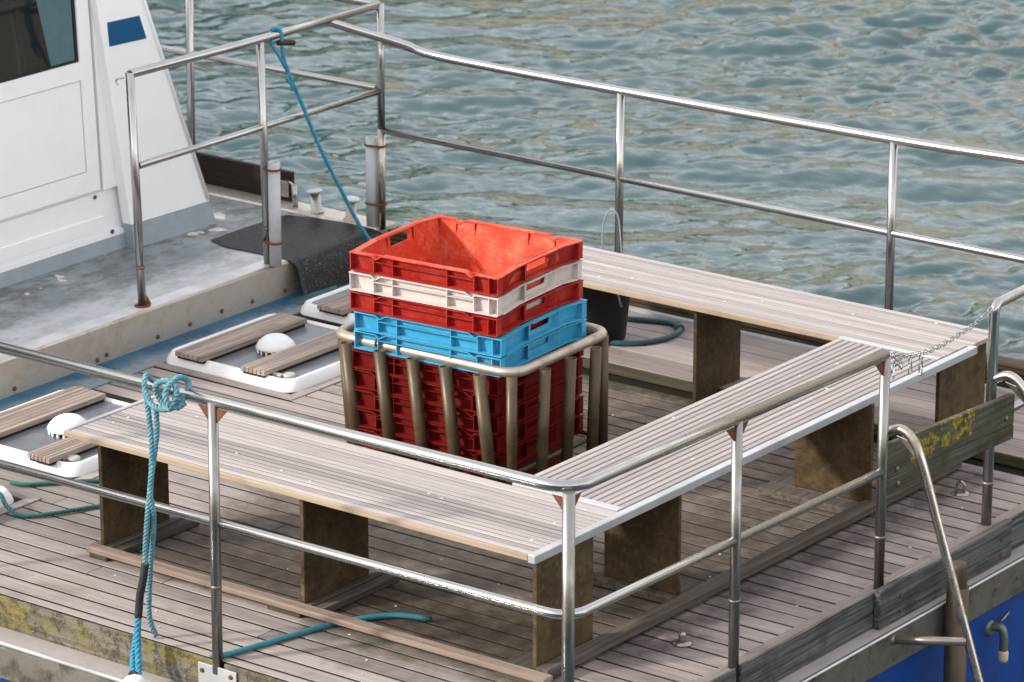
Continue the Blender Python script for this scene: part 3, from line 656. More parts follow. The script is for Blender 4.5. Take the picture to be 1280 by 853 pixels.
def strapped_pipe(label, x, y, z0, z1, px, py):
    t = thing("plastic_pipe", label, "pipe", (x, y, z0), group="white pipes strapped to posts")
    g = G(); g.pipe((x, y, z0), (x, y, z1), 0.0285, 0.024, 18); obj("pipe_body", g, M_PIPE, t)
    for z in (z0 + 0.11, z1 - 0.035):
        g = G(); mx, my = (x + px) / 2, (y + py) / 2; d = Vector((px - x, py - y, 0)).normalized(); n = Vector((-d.y, d.x, 0))
        pts = [Vector((x, y, z)) + (-d * math.cos(a) + n * math.sin(a)) * 0.0315 for a in [R(-90 + 18 * i) for i in range(11)]]
        pts += [Vector((px, py, z)) + (d * math.cos(a) + n * math.sin(a)) * 0.0225 for a in [R(90 - 18 * i) for i in range(11)]]
        g.tube(pts, 0.0055, 6, closed=True); obj("strap", g, M_RUST, t)
strapped_pipe("white plastic pipe strapped to the post by the black mat's front edge", -4.141, 3.352, 0.170, 0.665, -4.193, 3.356)
strapped_pipe("white plastic pipe strapped to the rusty post behind the red crate", -4.192, 4.122, 0.180, 0.612, -4.139, 4.13)

# boarding ladder
ld = thing("boarding_ladder", "tubular steel boarding ladder hooked over the stern rail posts", "ladder", (0.1, 2.35, 0.0))
prof = [(0.012, 0.603), (0.075, 0.628), (0.128, 0.600), (0.168, 0.528), (0.243, 0.310), (0.383, -0.10), (0.50, -0.44), (0.62, -0.80)]
for y in (1.965, 2.757):
    g = G(); pts = spline([(x, y, z) for x, z in prof[:5]], 6) + [Vector((x, y, z)) for x, z in prof[5:]]
    g.tube(pts, 0.0180, 14); obj("side_tube", g, M_RUSTSTEEL, ld)
    g = G(); g.prism([(0.06, y - .003, 0.60), (0.135, y - .003, 0.585), (0.16, y - .003, 0.52)], (0, 0.006, 0)); obj("bracket", g, M_RUSTSTEEL, ld)
for x, z in ((0.52, -0.50), (0.59, -0.71)):
    g = G(); g.tube([(x, 1.965, z), (x, 2.757, z)], 0.015, 10); obj("rung", g, M_RUSTSTEEL, ld)
g = G(); g.tube([(0.118, 1.862, -0.165), (0.395, 1.955, -0.135)], 0.0165, 12); obj("strut", g, M_STEEL, ld)
g = G(); g.tube([(0.118, 1.862, -0.165), (0.140, 1.869, -0.163)], 0.0185, 12); obj("weld_band", g, M_WELD, ld)

# lichened plank across the gap
gp = thing("gate_board", "dark weathered board with yellow lichen across the boarding gap", "board", (0.035, 2.38, 0.35))
for (za0, za1, zb0, zb1) in ((0.437, 0.572, 0.400, 0.523), (0.372, 0.4355, 0.340, 0.3985)):
    g = G(); v = g.hexa([(0.021, 1.915, za0), (0.049, 1.915, za0), (0.049, 2.855, zb0), (0.021, 2.855, zb0), (0.021, 1.915, za1), (0.049, 1.915, za1), (0.049, 2.855, zb1), (0.021, 2.855, zb1)])
    bmesh.ops.bevel(g.bm, geom=g.bm.edges[:], offset=0.003, segments=1, affect='EDGES'); obj("plank", g, M_GATE, gp)
for y, z in ((1.99, 0.46), (2.00, 0.40), (2.79, 0.44)):
    g = G(); g.lathe([(0.011, 0), (0.011, 0.004), (0.006, 0.008)], (0.0495, y, z), 8, Vector((1, 0, 0))); obj("bolt", g, M_WELD, gp)

# ------------------------------------------------------------------ chain
ch = thing("chain", "thin steel chain slung across the boarding gap above the bench", "chain", (0, 2.3, 0.86))
g = G(); 
ring = [Vector((0.0085 * math.cos(a) + (0.007 if math.cos(a) > 0 else -0.007), 0.0085 * math.sin(a), 0)) for a in [2 * math.pi * i / 12 for i in range(12)]]
g.tube(ring, 0.0022, 6, closed=True); link_me = g.mesh("link"); link_me.materials.append(M_STEEL)
def lay_links(pts):
    P = [Vector(p) for p in pts]; L = [0]
    for a, c in zip(P, P[1:]): L.append(L[-1] + (c - a).length)
    n = int(L[-1] / 0.0235)
    for i in range(n):
        d = (i + 0.5) * L[-1] / n; j = max(q for q in range(len(P) - 1) if L[q] <= d)
        p = P[j].lerp(P[j + 1], (d - L[j]) / (L[j + 1] - L[j])); t = (P[j + 1] - P[j]).normalized()
        o = bpy.data.objects.new("link", link_me); COL.objects.link(o); o.parent = ch
        q = t.to_track_quat('X', 'Z'); q = q @ Matrix.Rotation(R(90) * (i % 2) + R(20), 3, 'X').to_quaternion()
        o.rotation_mode = 'QUATERNION'; o.rotation_quaternion = q; o.location = p - Vector(ch.location)
lay_links(spline([(0.012, 2.735, 0.905), (0.012, 2.62, 0.872), (0.010, 2.5, 0.856), (0.010, 2.30, 0.842), (0.012, 2.12, 0.862), (0.014, 1.985, 0.897)], 6))
lay_links([(0.02, 2.185, 0.845), (0.02, 2.187, 0.772)])
lay_links([(0.02, 2.11, 0.855), (0.02, 2.112, 0.792)])
lay_links(spline([(0.02, 1.985, 0.90), (0.03, 2.03, 0.84), (0.025, 2.05, 0.875), (0.02, 2.0, 0.86), (0.02, 1.985, 0.81)], 5))

# ------------------------------------------------------------------ benches
SL = 0.0311
def bolts(parent, pts, z=0.470):
    for x, y in pts:
        g = G(); g.lathe([(0.0065, 0), (0.0065, 0.002), (0.004, 0.003)], (x, y, z - 0.001), 10); obj("bolt", g, M_BOLT, parent)
def leg_x(parent, x, y0, y1, m=M_LEG, z0=0.036):   # panel facing +x
    g = G(); g.box(x - 0.018, x, y0, y1, z0, 0.446, 0.0015); obj("leg", g, m, parent)
def leg_y(parent, y, x0, x1, z0=0.036):
    g = G(); g.box(x0, x1, y, y + 0.018, z0, 0.446, 0.0015); obj("leg", g, M_LEG, parent)
def rod(parent, name, m, *a, bev=0.003):
    g = G(); g.box(*a, bev); return obj(name, g, m, parent)

b1 = thing("bench", "slatted wooden bench along the near side, its front edge tan and bare", "bench", (-1.6, 0.68, 0.0))
for i in range(17):
    y0 = 0.438 + i * SL
    rod(b1, "slat", M_SLATX, -2.682, -0.487, y0 + 0.0030, y0 + SL - 0.0030, 0.450 + random.uniform(-.0005, .0005), 0.470 + random.uniform(-.0008, .0008), bev=0.0022)
rod(b1, "edge_board", M_NOSE, -2.700, -0.487, 0.420, 0.4385, 0.448, 0.4702, bev=0.002)
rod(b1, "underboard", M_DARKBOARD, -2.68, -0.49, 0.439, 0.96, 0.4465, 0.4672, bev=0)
rod(b1, "end_trim", M_ALU, -2.708, -2.688, 0.4395, 0.968, 0.447, 0.4725, bev=0.002)
bolts(b1, [(-2.612, 0.607), (-2.606, 0.683), (-1.579, 0.547), (-1.742, 0.577), (-1.083, 0.696), (-1.152, 0.708), (-0.603, 0.736), (-0.565, 0.551), (-0.597, 0.916), (-2.4, 0.85), (-2.0, 0.62)])
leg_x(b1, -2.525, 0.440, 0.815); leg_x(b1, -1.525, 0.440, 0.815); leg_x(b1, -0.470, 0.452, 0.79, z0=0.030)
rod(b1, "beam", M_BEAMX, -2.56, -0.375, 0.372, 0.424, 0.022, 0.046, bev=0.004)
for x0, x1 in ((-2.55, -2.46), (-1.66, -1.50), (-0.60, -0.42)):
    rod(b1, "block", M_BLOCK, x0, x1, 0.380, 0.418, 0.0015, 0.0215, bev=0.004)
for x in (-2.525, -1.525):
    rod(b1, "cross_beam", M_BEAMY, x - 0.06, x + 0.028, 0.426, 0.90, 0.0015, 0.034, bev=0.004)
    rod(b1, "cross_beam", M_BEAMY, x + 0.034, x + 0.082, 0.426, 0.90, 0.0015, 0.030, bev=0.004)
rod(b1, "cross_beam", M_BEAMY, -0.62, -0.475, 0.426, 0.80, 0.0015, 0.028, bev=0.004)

b2 = thing("bench", "slatted bench along the stern with an aluminium outer trim under the railing", "bench", (-0.73, 2.1, 0.0))
for i in range(15):
    x0 = -0.972 + i * 0.0318
    rod(b2, "slat", M_SLATY, x0 + 0.0034, x0 + 0.0318 - 0.0034, 1.012, 3.180, 0.450, 0.470 + random.uniform(-.001, .001), bev=0.0022)
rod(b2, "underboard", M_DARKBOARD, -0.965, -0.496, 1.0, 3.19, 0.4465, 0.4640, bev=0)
rod(b2, "end_trim", M_ALU, -0.972, -0.497, 0.972, 1.009, 0.448, 0.4735, bev=0.0015)
rod(b2, "end_trim", M_ALU, -0.972, -0.497, 3.183, 3.212, 0.448, 0.4735, bev=0.0015)
rod(b2, "side_trim", M_ALU, -0.485, -0.452, 0.418, 3.42, 0.4425, 0.4745, bev=0.0025)
bolts(b2, [(-0.525, 0.99), (-0.597, 0.995), (-0.789, 2.894), (-0.825, 2.674), (-0.932, 1.950), (-0.65, 2.6), (-0.60, 1.6), (-0.86, 3.198), (-0.7, 3.198)])
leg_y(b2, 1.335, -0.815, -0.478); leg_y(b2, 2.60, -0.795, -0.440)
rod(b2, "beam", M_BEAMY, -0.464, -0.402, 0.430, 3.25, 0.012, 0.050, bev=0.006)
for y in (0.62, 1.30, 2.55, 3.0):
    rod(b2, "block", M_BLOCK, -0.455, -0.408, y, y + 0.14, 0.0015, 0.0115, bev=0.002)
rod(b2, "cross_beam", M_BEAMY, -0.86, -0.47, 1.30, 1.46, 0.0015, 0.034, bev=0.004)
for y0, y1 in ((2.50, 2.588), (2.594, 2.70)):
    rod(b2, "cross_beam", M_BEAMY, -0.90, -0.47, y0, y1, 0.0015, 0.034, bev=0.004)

b3 = thing("bench", "smooth planked bench along the far side, its end by the gate board", "bench", (-1.7, 3.44, 0.0))
for i in range(15):
    y0 = 3.2125 + i * 0.0290
    rod(b3, "slat", M_SLATX, -2.98, -0.500 + (0.0 if i < 7 else 0.012), y0 + 0.0016, y0 + 0.029 - 0.0016, 0.450, 0.470 + random.uniform(-.0006, .0006), bev=0.0018)
rod(b3, "edge_board", M_NOSE, -2.98, -0.975, 3.194, 3.2122, 0.447, 0.4702, bev=0.002)
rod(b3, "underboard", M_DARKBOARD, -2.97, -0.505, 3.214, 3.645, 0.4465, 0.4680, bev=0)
bolts(b3, [(-2.263, 3.30), (-2.136, 3.365), (-1.628, 3.325), (-1.501, 3.421), (-0.756, 3.60), (-1.1, 3.5), (-2.5, 3.5)])
leg_x(b3, -1.700, 3.225, 3.56, z0=0.0); leg_x(b3, -0.515, 3.235, 3.60, z0=0.0)

# ------------------------------------------------------------------ hatches
def rrect(x0, x1, y0, y1, r, n=7):
    out = []
    for cx, cy, a0 in ((x1 - r, y1 - r, 0), (x0 + r, y1 - r, 90), (x0 + r, y0 + r, 180), (x1 - r, y0 + r, 270)):
        for i in range(n + 1):
            a = R(a0 + 90 * i / n); out.append((cx + r * math.cos(a), cy + r * math.sin(a)))
    return out
def hatch(h, label, a, bb, vent=True):
    x0, x1, y0, y1 = h
    t = thing("deck_hatch", label, "hatch", ((x0 + x1) / 2, (y0 + y1) / 2, 0), group="white rimmed deck hatches")
    g = G(); loops = [(0, 0.078, 0.0), (0.006, 0.075, 0.020), (0.022, 0.065, 0.046), (0.030, 0.06, 0.050), (0.040, 0.055, 0.048), (0.046, 0.05, 0.036)]
    rings = [[g.bm.verts.new((x, y, z)) for x, y in rrect(x0 + d, x1 - d, y0 + d, y1 - d, r)] for d, r, z in loops]
    for p, q in zip(rings, rings[1:]):
        for k in range(len(p)):
            f = g.bm.faces.new((p[k], p[(k + 1) % len(p)], q[(k + 1) % len(p)], q[k])); f.smooth = True
    obj("rim", g, M_HATCH, t)
    g = G(); g.prism([(x, y, 0.005) for x, y in rrect(x0 + 0.045, x1 - 0.045, y0 + 0.045, y1 - 0.045, 0.05)], (0, 0, 0.034)); obj("panel", g, M_HPANEL, t)
    for (bx0, bx1, by0, by1) in (a, bb):
        bd = thing_part("step_board", t)
        n = 6; w = (bx1 - bx0) / n
        for i in range(n):
            g = G(); g.box(bx0 + i * w + 0.0014, bx0 + (i + 1) * w - 0.0014, by0, by1, 0.052, 0.074 + random.uniform(-.0005, .0005), 0.0015); obj("slat", g, M_HBOARD, bd)
        g = G(); g.box(bx0 + 0.006, bx1 - 0.006, by0 + 0.01, by1 - 0.01, 0.040, 0.0535); obj("batten", g, M_DARKBOARD, bd)
    cx, cy = (a[1] + bb[0]) / 2 + 0.02, (y0 + y1) / 2 - 0.05
    if vent:
        v = thing_part("vent", t)
        g = G(); g.lathe([(0.074, 0), (0.074, 0.017)], (cx, cy, 0.0395), 24); obj("vent_base", g, M_VENTD, v)
        g = G(); g.lathe([(0.088, 0), (0.090, 0.006), (0.078, 0.026), (0.058, 0.044), (0.046, 0.051), (0.040, 0.052)], (cx, cy, 0.0565), 32); obj("vent_dome", g, M_VENT, v)
        g = G()
        for i in range(18):
            an = 2 * math.pi * i / 18; x, y = cx + 0.080 * math.cos(an), cy + 0.080 * math.sin(an)
            g.box(x - 0.0045, x + 0.0045, y - 0.0045, y + 0.0045, 0.040, 0.0565)
        tag(obj("vent_fins", g, M_VENT, v), kind="stuff")
    lx, ly = x1 - 0.085, y0 + 0.095
    l = thing_part("latch", t)
    g = G(); g.lathe([(0.028, 0), (0.028, 0.012), (0.022, 0.017)], (lx, ly, 0.039), 16); obj("latch_disc", g, M_LATCH, l)
    g = G(); g.box(lx - 0.075, lx - 0.022, ly - 0.035, ly - 0.01, 0.0395, 0.052, 0.003); obj("latch_handle", g, M_LATCH, l)
    return t
def thing_part(name, parent):
    o = bpy.data.objects.new(name, None); COL.objects.link(o); o.parent = parent; o.empty_display_size = 0.05
    return o
hatch(HATCHES[2], "white rimmed hatch left of the crate cage, domed vent between two boards", (-3.855, -3.695, 2.33, 3.045), (-3.487, -3.350, 2.345, 3.06))
hatch(HATCHES[1], "white rimmed hatch just beyond the near bench's aluminium end trim", (-3.870, -3.690, 0.98, 1.715), (-3.432, -3.305, 0.960, 1.68))
hatch(HATCHES[0], "white rimmed hatch cut off by the picture edge, green rope lying by its corner", (-3.86, -3.69, -0.08, 0.62), (-3.30, -3.145, -0.08, 0.50))
hatch(HATCHES[3], "white rimmed hatch half hidden behind the blue crates", (-3.80, -3.645, 3.235, 3.96), (-3.49, -3.35, 3.27, 3.96), False)

# ------------------------------------------------------------------ crates and cage
CW, CD, CH, SH = 0.702, 0.636, 0.212, 0.080
def crate_meshes():
    w, d, H = CW / 2, CD / 2, CH; ms = []
    iw, idp = w - 0.026, d - 0.026; tw, td = iw - 0.035, idp - 0.035; th = 0.004; RZ = 0.012
    g = G()
    def wall(sx, sy):   # long side walls
        s = sy
        g.hexa([(-tw, s * td, 0), (tw, s * td, 0), (tw, s * (td + th), 0), (-tw, s * (td + th), 0), (-iw, s * idp, H), (iw, s * idp, H), (iw, s * (idp + th), H), (-iw, s * (idp + th), H)])
    wall(0, 1); wall(0, -1)
    def off(y): return RZ * max(0.0, min(1.0, (d - 0.05 - abs(y)) / (d - 0.05 - 0.16)))
    def xat(z): return tw + (iw - tw) * z / H
    def yat(z): return td + (idp - td) * z / H
    for s in (1, -1):   # short ends with a hand hole, top edge rising to the middle
        def cell(y0, y1, z0, z1, y0t=None, y1t=None, z1b=None):
            y0t = y0 if y0t is None else y0t; y1t = y1 if y1t is None else y1t; z1b = z1 if z1b is None else z1b
            P = [(s * xat(z0), y0, z0), (s * (xat(z0) + th), y0, z0), (s * (xat(z0) + th), y1, z0), (s * xat(z0), y1, z0),
                 (s * xat(z1), y0t, z1), (s * (xat(z1) + th), y0t, z1), (s * (xat(z1b) + th), y1t, z1b), (s * xat(z1b), y1t, z1b)]
            g.hexa(P)
        hz0, hz1, hy = H - 0.036, H + 0.004, 0.068
        cell(-yat(0), yat(0), 0, H - 0.05, -yat(H - 0.05), yat(H - 0.05))
        cell(-hy, hy, H - 0.05, hz0)
        cell(-yat(H - 0.05), -hy, H - 0.05, H, -yat(H), -hy); cell(hy, yat(H - 0.05), H - 0.05, H, hy, yat(H))
        cell(-hy, hy, hz1, H + RZ)
        cell(-yat(H) + 0.03, -hy, H, H + RZ, -0.16); cell(hy, yat(H) - 0.03, H, H + RZ, hy, 0.16)
    g.box(-tw, tw, -td, td, 0.0, 0.005)
    ms.append(("body", g.mesh("body")))
    g = G()
    for s in (1, -1):
        o = 0.0055; z0 = H - SH + 0.010
        g.hexa([(-xat(z0), s * (yat(z0) + th - .001), z0), (xat(z0), s * (yat(z0) + th - .001), z0), (xat(z0), s * (yat(z0) + o), z0), (-xat(z0), s * (yat(z0) + o), z0),
                (-xat(H), s * (yat(H) + th - .001), H - .005), (xat(H), s * (yat(H) + th - .001), H - .005), (xat(H), s * (yat(H) + o), H - .005), (-xat(H), s * (yat(H) + o), H - .005)])
        for y0, y1 in ((-d + 0.03, -0.16), (-0.16, -0.069), (0.069, 0.16), (0.16, d - 0.03)):
            a0, a1 = off(y0), off(y1)
            g.hexa([(s * (xat(z0) + th - .001), y0, z0 + a0), (s * (xat(z0) + o), y0, z0 + a0), (s * (xat(z0) + o), y1, z0 + a1), (s * (xat(z0) + th - .001), y1, z0 + a1),
                    (s * (xat(H) + th - .001), y0, H - .005 + a0), (s * (xat(H) + o), y0, H - .005 + a0), (s * (xat(H) + o), y1, H - .005 + a1), (s * (xat(H) + th - .001), y1, H - .005 + a1)])
    ms.append(("outer_panel", g.mesh("outer_panel")))
    g = G(); t = 0.0045    # rim: top flange with notches
    xs = [-w, -w + 0.105, -w + 0.125, -w + 0.155, w - 0.155, w - 0.125, w - 0.105, w]
    zs = [0, 0, -0.013, 0.004, 0.004, -0.013, 0, 0]
    for s in (1, -1):
        for i in range(7):
            a, c = (xs[i], zs[i]), (xs[i + 1], zs[i + 1]); y0, y1 = s * (d - 0.030), s * d
            g.hexa([(a[0], y0, H + a[1] - t), (c[0], y0, H + c[1] - t), (c[0], y1, H + c[1] - t), (a[0], y1, H + a[1] - t), (a[0], y0, H + a[1]), (c[0], y0, H + c[1]), (c[0], y1, H + c[1]), (a[0], y1, H + a[1])])
        ys = [-d + 0.030, -d + 0.05, -0.16, -0.085, 0.085, 0.16, d - 0.05, d - 0.030]; zz = [0, 0.002, RZ, RZ, RZ, RZ, 0.002, 0]
        for i in range(7):
            a, c = (ys[i], zz[i]), (ys[i + 1], zz[i + 1]); x0, x1 = s * (w - 0.030), s * w
            g.hexa([(x0, a[0], H + a[1] - t), (x1, a[0], H + a[1] - t), (x1, c[0], H + c[1] - t), (x0, c[0], H + c[1] - t), (x0, a[0], H + a[1]), (x1, a[0], H + a[1]), (x1, c[0], H + c[1]), (x0, c[0], H + c[1])])
    ms.append(("rim", g.mesh("rim")))
    g = G(); zb = H - SH + 0.010   # lower flange all round
    xo = xat(zb)
    for s in (1, -1):
        g.box(-w + 0.004, w - 0.004, *sorted((s * (yat(zb) + 0.003), s * (d + 0.002))), zb - 0.004, zb)
        yy = [-yat(zb), -d + 0.05, -0.16, 0.16, d - 0.05, yat(zb)]
        for a, c in zip(yy, yy[1:]):
            X0, X1 = sorted((s * (xat(zb) + 0.003), s * (w + 0.002))); A, C = zb + off(a), zb + off(c)
            g.hexa([(X0, a, A - .004), (X1, a, A - .004), (X1, c, C - .004), (X0, c, C - .004), (X0, a, A), (X1, a, A), (X1, c, C), (X0, c, C)])
    ms.append(("lower_flange", g.mesh("lower_flange")))
    def rib(g, x, s, zt): g.box(x - 0.002, x + 0.002, *sorted((s * (yat(zb) + 0.003), s * (d - 0.003))), zb, zt)
    ribs = []
    for s in (1, -1):
        for x in (-w + 0.004, -w + 0.115, -w + 0.205, w - 0.240, w - 0.115, w - 0.045, w - 0.004):
            g = G(); rib(g, x, s, H + (-0.005 if abs(x) > w - 0.11 else -0.014 if abs(abs(x) - (w - 0.115)) < 0.006 else -0.001)); ribs.append(("rib", g.mesh("rib")))
        g = G(); g.box(-w + 0.118, w - 0.118, *sorted((s * (yat(H - 0.028) + 0.003), s * (d - 0.004))), H - 0.028, H - 0.0255); ribs.append(("cross_rib", g.mesh("cross_rib")))
        for y, zt in ((-d + 0.034, 0.0), (-0.092, RZ - 0.005), (0.092, RZ - 0.005), (d - 0.034, 0.0)):
            g = G(); x0, x1 = sorted((s * (xat(zb) + 0.004), s * (w - 0.003))); yo = 0.022 * (1 if y > 0 else -1) if abs(y) < 0.2 else 0
            zl = zb + off(y); zt = off(y) - 0.005
            g.hexa([(x0, y - 0.002, zl), (x1, y - 0.002 + yo * (s > 0), zl), (x1, y + 0.002 + yo * (s > 0), zl), (x0, y + 0.002, zl), (x0, y - 0.002, H + zt), (x1, y - 0.002 + yo * (s > 0), H + zt), (x1, y + 0.002 + yo * (s > 0), H + zt), (x0, y + 0.002, H + zt)])
            ribs.append(("rib", g.mesh("rib")))
    # handle bar above the hand hole
    for s in (1, -1):
        g = G(); g.box(*sorted((s * (iw + 0.002), s * (w - 0.002))), -0.085, 0.085, H + 0.003, H + RZ - 0.006); ribs.append(("handle", g.mesh("handle")))
    return ms + ribs
CM = crate_meshes()
for _, me in CM: me.materials.append(M_RED_SHADED)
CLAB = [("lowest red crate at the bottom of the steel cage", M_RED_SHADED), ("red crate second from the bottom inside the steel cage", M_RED_SHADED),
        ("red crate in the middle of those inside the cage", M_RED_SHADED), ("red crate second down among those inside the cage", M_RED_SHADED),
        ("uppermost red crate inside the cage, right below the blue ones", M_RED_SHADED),
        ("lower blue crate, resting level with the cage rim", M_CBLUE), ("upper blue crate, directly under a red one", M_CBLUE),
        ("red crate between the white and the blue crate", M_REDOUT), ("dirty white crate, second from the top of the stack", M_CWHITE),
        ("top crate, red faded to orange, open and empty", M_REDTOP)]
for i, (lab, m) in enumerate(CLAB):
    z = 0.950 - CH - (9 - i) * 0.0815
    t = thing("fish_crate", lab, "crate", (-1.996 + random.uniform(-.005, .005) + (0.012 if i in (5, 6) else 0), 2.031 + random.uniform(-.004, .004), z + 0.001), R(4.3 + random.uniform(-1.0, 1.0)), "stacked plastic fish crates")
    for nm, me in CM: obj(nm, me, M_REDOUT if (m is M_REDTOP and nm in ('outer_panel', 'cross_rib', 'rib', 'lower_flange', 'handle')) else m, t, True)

cg = thing("crate_cage", "rusty steel tube cage holding the stack of crates", "cage", (-2.0, 2.06, 0.0))
cc = [(-2.447, 1.735), (-1.553, 1.752), (-1.578, 2.420), (-2.465, 2.400)]
def loop3(z, ins, r, n=7):
    P = [Vector((x, y, z)) for x, y in cc]; c = sum(P, Vector()) / 4; P = [p + (c - p).normalized() * ins for p in P]; out = []
    for i in range(4):
        a, b_, d = P[i - 1], P[i], P[(i + 1) % 4]; A = b_ + (a - b_).normalized() * r; D = b_ + (d - b_).normalized() * r
        for k in range(n + 1): t = k / n; out.append(A * (1 - t) ** 2 + b_ * 2 * t * (1 - t) + D * t * t)
    return out
g = G(); g.tube(loop3(0.572, 0.0, 0.085), 0.0215, 14, closed=True); obj("top_rim", g, M_CAGE, cg)
g = G(); g.tube(loop3(0.135, 0.05, 0.06), 0.012, 10, closed=True); obj("lower_rim", g, M_CAGET, cg)
for x in (-2.350, -2.177, -2.011, -1.846, -1.676):
    g = G(); g.pipe((x + 0.062, 1.705, 0.0), (x, 1.690, 0.566), 0.0255, 0.0205, 16); obj("upright", g, M_CAGET, cg)
for y in (1.900, 2.070, 2.240):
    g = G(); g.pipe((-1.520, y - 0.02, 0.0), (-1.512, y, 0.566), 0.0235, 0.019, 16); obj("upright", g, M_CAGET, cg)
for x, y, bx in ((-2.405, 1.742, 0.05), (-1.572, 1.762, 0.0), (-1.587, 2.392, 0.0), (-2.42, 2.375, 0.05)):
    g = G(); g.tube([(x + bx, y, 0.0), (x, y, 0.56)], 0.0225, 14); obj("corner_leg", g, M_CAGET, cg)
g = G(); g.tube(spline([(-2.215, 1.735, 0.57), (-2.212, 1.71, 0.575), (-2.208, 1.712, 0.60), (-2.20, 1.745, 0.602)], 4), 0.006, 6); obj("wire_tie", g, M_RUST, cg)

# ------------------------------------------------------------------ cabin
cb = thing("cabin", "white boat cabin with a dark glazed door and a sloping flank", "cabin", (-5.2, 2.6, 0.17))
def wx(z): return -4.915 - 0.045 * (z - 0.17)     # door wall leans back a little
def wallbox(g, y0, y1, z0, z1, out, back=0.05, y0t=None, y1t=None):
    y0t = y0 if y0t is None else y0t; y1t = y1 if y1t is None else y1t
    return g.hexa([(wx(z0) - back, y0, z0), (wx(z0) + out, y0, z0), (wx(z0) + out, y1, z0), (wx(z0) - back, y1, z0),
                   (wx(z1) - back, y0t, z1), (wx(z1) + out, y0t, z1), (wx(z1) + out, y1t, z1), (wx(z1) - back, y1t, z1)])
g = G(); wallbox(g, 0.3, 3.45, 0.235, 2.2, -0.012, 2.4, None, 3.0); obj("wall", g, M_WHITE, cb)
g = G(); wallbox(g, 0.3, 3.18, 0.167, 0.236, 0.012, 1.0); obj("skirt", g, M_SKIRT, cb)
g = G(); wallbox(g, 0.3, 3.165, 0.237, 0.262, 0.010, 0.1); obj("sill", g, M_WHITE, cb)
g = G(); wallbox(g, 0.3, 3.06, 0.264, 0.46, -0.002, 0.02); obj("lower_wall_panel", g, M_WHITE, cb)
g = G(); wallbox(g, 0.3, 3.036, 0.262 + .02, 0.345, 0.004, 0.02); obj("lower_panel", g, M_WHITE, cb)
g = G(); wallbox(g, 3.040, 3.175, 0.470, 2.2, 0.012, 0.02, None, 3.02); obj("door_post", g, M_WHITE, cb)
# flank: proud panel that leans in towards the top
def fx_(z): return -4.855 - 0.048 * (z - 0.17)
def fsurf(y, z): return fx_(z) + 0.04 * (y - 3.1)
def flank(g, zb, zt, y0b, y1b, y0t, y1t, out, back):
    g.hexa([(fsurf(y0b, zb) - back, y0b, zb), (fsurf(y0b, zb) + out, y0b, zb), (fsurf(y1b, zb) + out, y1b, zb), (fsurf(y1b, zb) - back, y1b, zb),
            (fsurf(y0t, zt) - back, y0t, zt), (fsurf(y0t, zt) + out, y0t, zt), (fsurf(y1t, zt) + out, y1t, zt), (fsurf(y1t, zt) - back, y1t, zt)])
yl = lambda z: 3.165 - 0.115 * (z - 0.2); yr = lambda z: 3.735 - 0.335 * (z - 0.13)
g = G(); flank(g, 0.286, 2.2, yl(0.286), yr(0.286), yl(2.2), yr(2.2), 0.0, 0.05); obj("flank_panel", g, M_WHITE, cb)
g = G(); flank(g, 0.167, 0.284, yl(0.167), yr(0.167), yl(0.284), yr(0.284), 0.002, 0.05); obj("flank_skirt", g, M_SKIRT, cb)
g = G(); flank(g, 0.167, 2.2, yl(0.167) + 0.03, yr(0.167) - 0.004, yl(2.2) + 0.03, yr(2.2) - 0.004, -0.05, 2.4); obj("far_wall", g, M_WHITE, cb)
g = G(); g.tube([(fsurf(yr(0.3), 0.3), yr(0.3) - 0.004, 0.30), (fsurf(yr(2.2), 2.2), yr(2.2) - 0.004, 2.2)], 0.011, 8); obj("edge_bead", g, M_WHITE, cb)
q = [(3.094, 1.145), (3.335, 1.140), (3.298, 1.254), (3.090, 1.258)]
g = G(); g.prism([(fsurf(y, z) - 0.004, y, z) for y, z in q], (0.0065, 0, 0))
obj("blue_stripe", g, M_BLUE, cb)
# door
dr = thing_part("door", cb)
zb = 0.478
g = G(); wallbox(g, 0.9, 3.020, zb, 0.575, 0.012, 0.02); wallbox(g, 2.940, 3.020, 0.575, 2.15, 0.012, 0.02)
wallbox(g, 0.9, 2.940, 1.010, 1.095, 0.012, 0.02); wallbox(g, 0.9, 2.940, 2.0, 2.15, 0.012, 0.02); obj("door_frame", g, M_WHITE, dr)
g = G(); wallbox(g, 0.9, 2.934, 0.580, 1.006, 0.008, 0.02); obj("door_panel", g, M_WHITE, dr)
g = G(); wallbox(g, 0.9, 2.938, 1.097, 2.0, 0.000, 0.008); obj("window_pane", g, M_GLASS, dr)
g = G(); wallbox(g, 0.9, 2.9395, 1.0955, 1.106, 0.0045, 0.002); wallbox(g, 2.922, 2.9385, 1.106, 1.998, 0.0045, 0.002); obj("window_seal", g, M_BLACK, dr)
g = G(); wallbox(g, 2.762, 2.918, 1.108, 1.99, 0.0015, 0.002, 2.58, 2.918); obj("window_blind", g, M_CURTAIN, dr)
g = G(); wallbox(g, 3.0225, 3.028, zb, 2.15, -0.008, 0.004); obj("door_seal", g, M_BLACK, dr)
g = G(); wallbox(g, 0.9, 3.028, zb - 0.007, zb - 0.002, -0.004, 0.004); obj("door_seal", g, M_BLACK, dr)
g = G(); g.lathe([(0.010, 0), (0.010, 0.004)], (wx(0.44) + 0.001, 2.99, 0.445), 8, Vector((1, 0, 0))); obj("screw", g, M_RUST, cb)
g = G(); g.lathe([(0.012, 0), (0.012, 0.004)], (wx(0.25) + 0.010, 3.08, 0.262), 8, Vector((1, 0, 0))); obj("screw", g, M_RUST, cb)

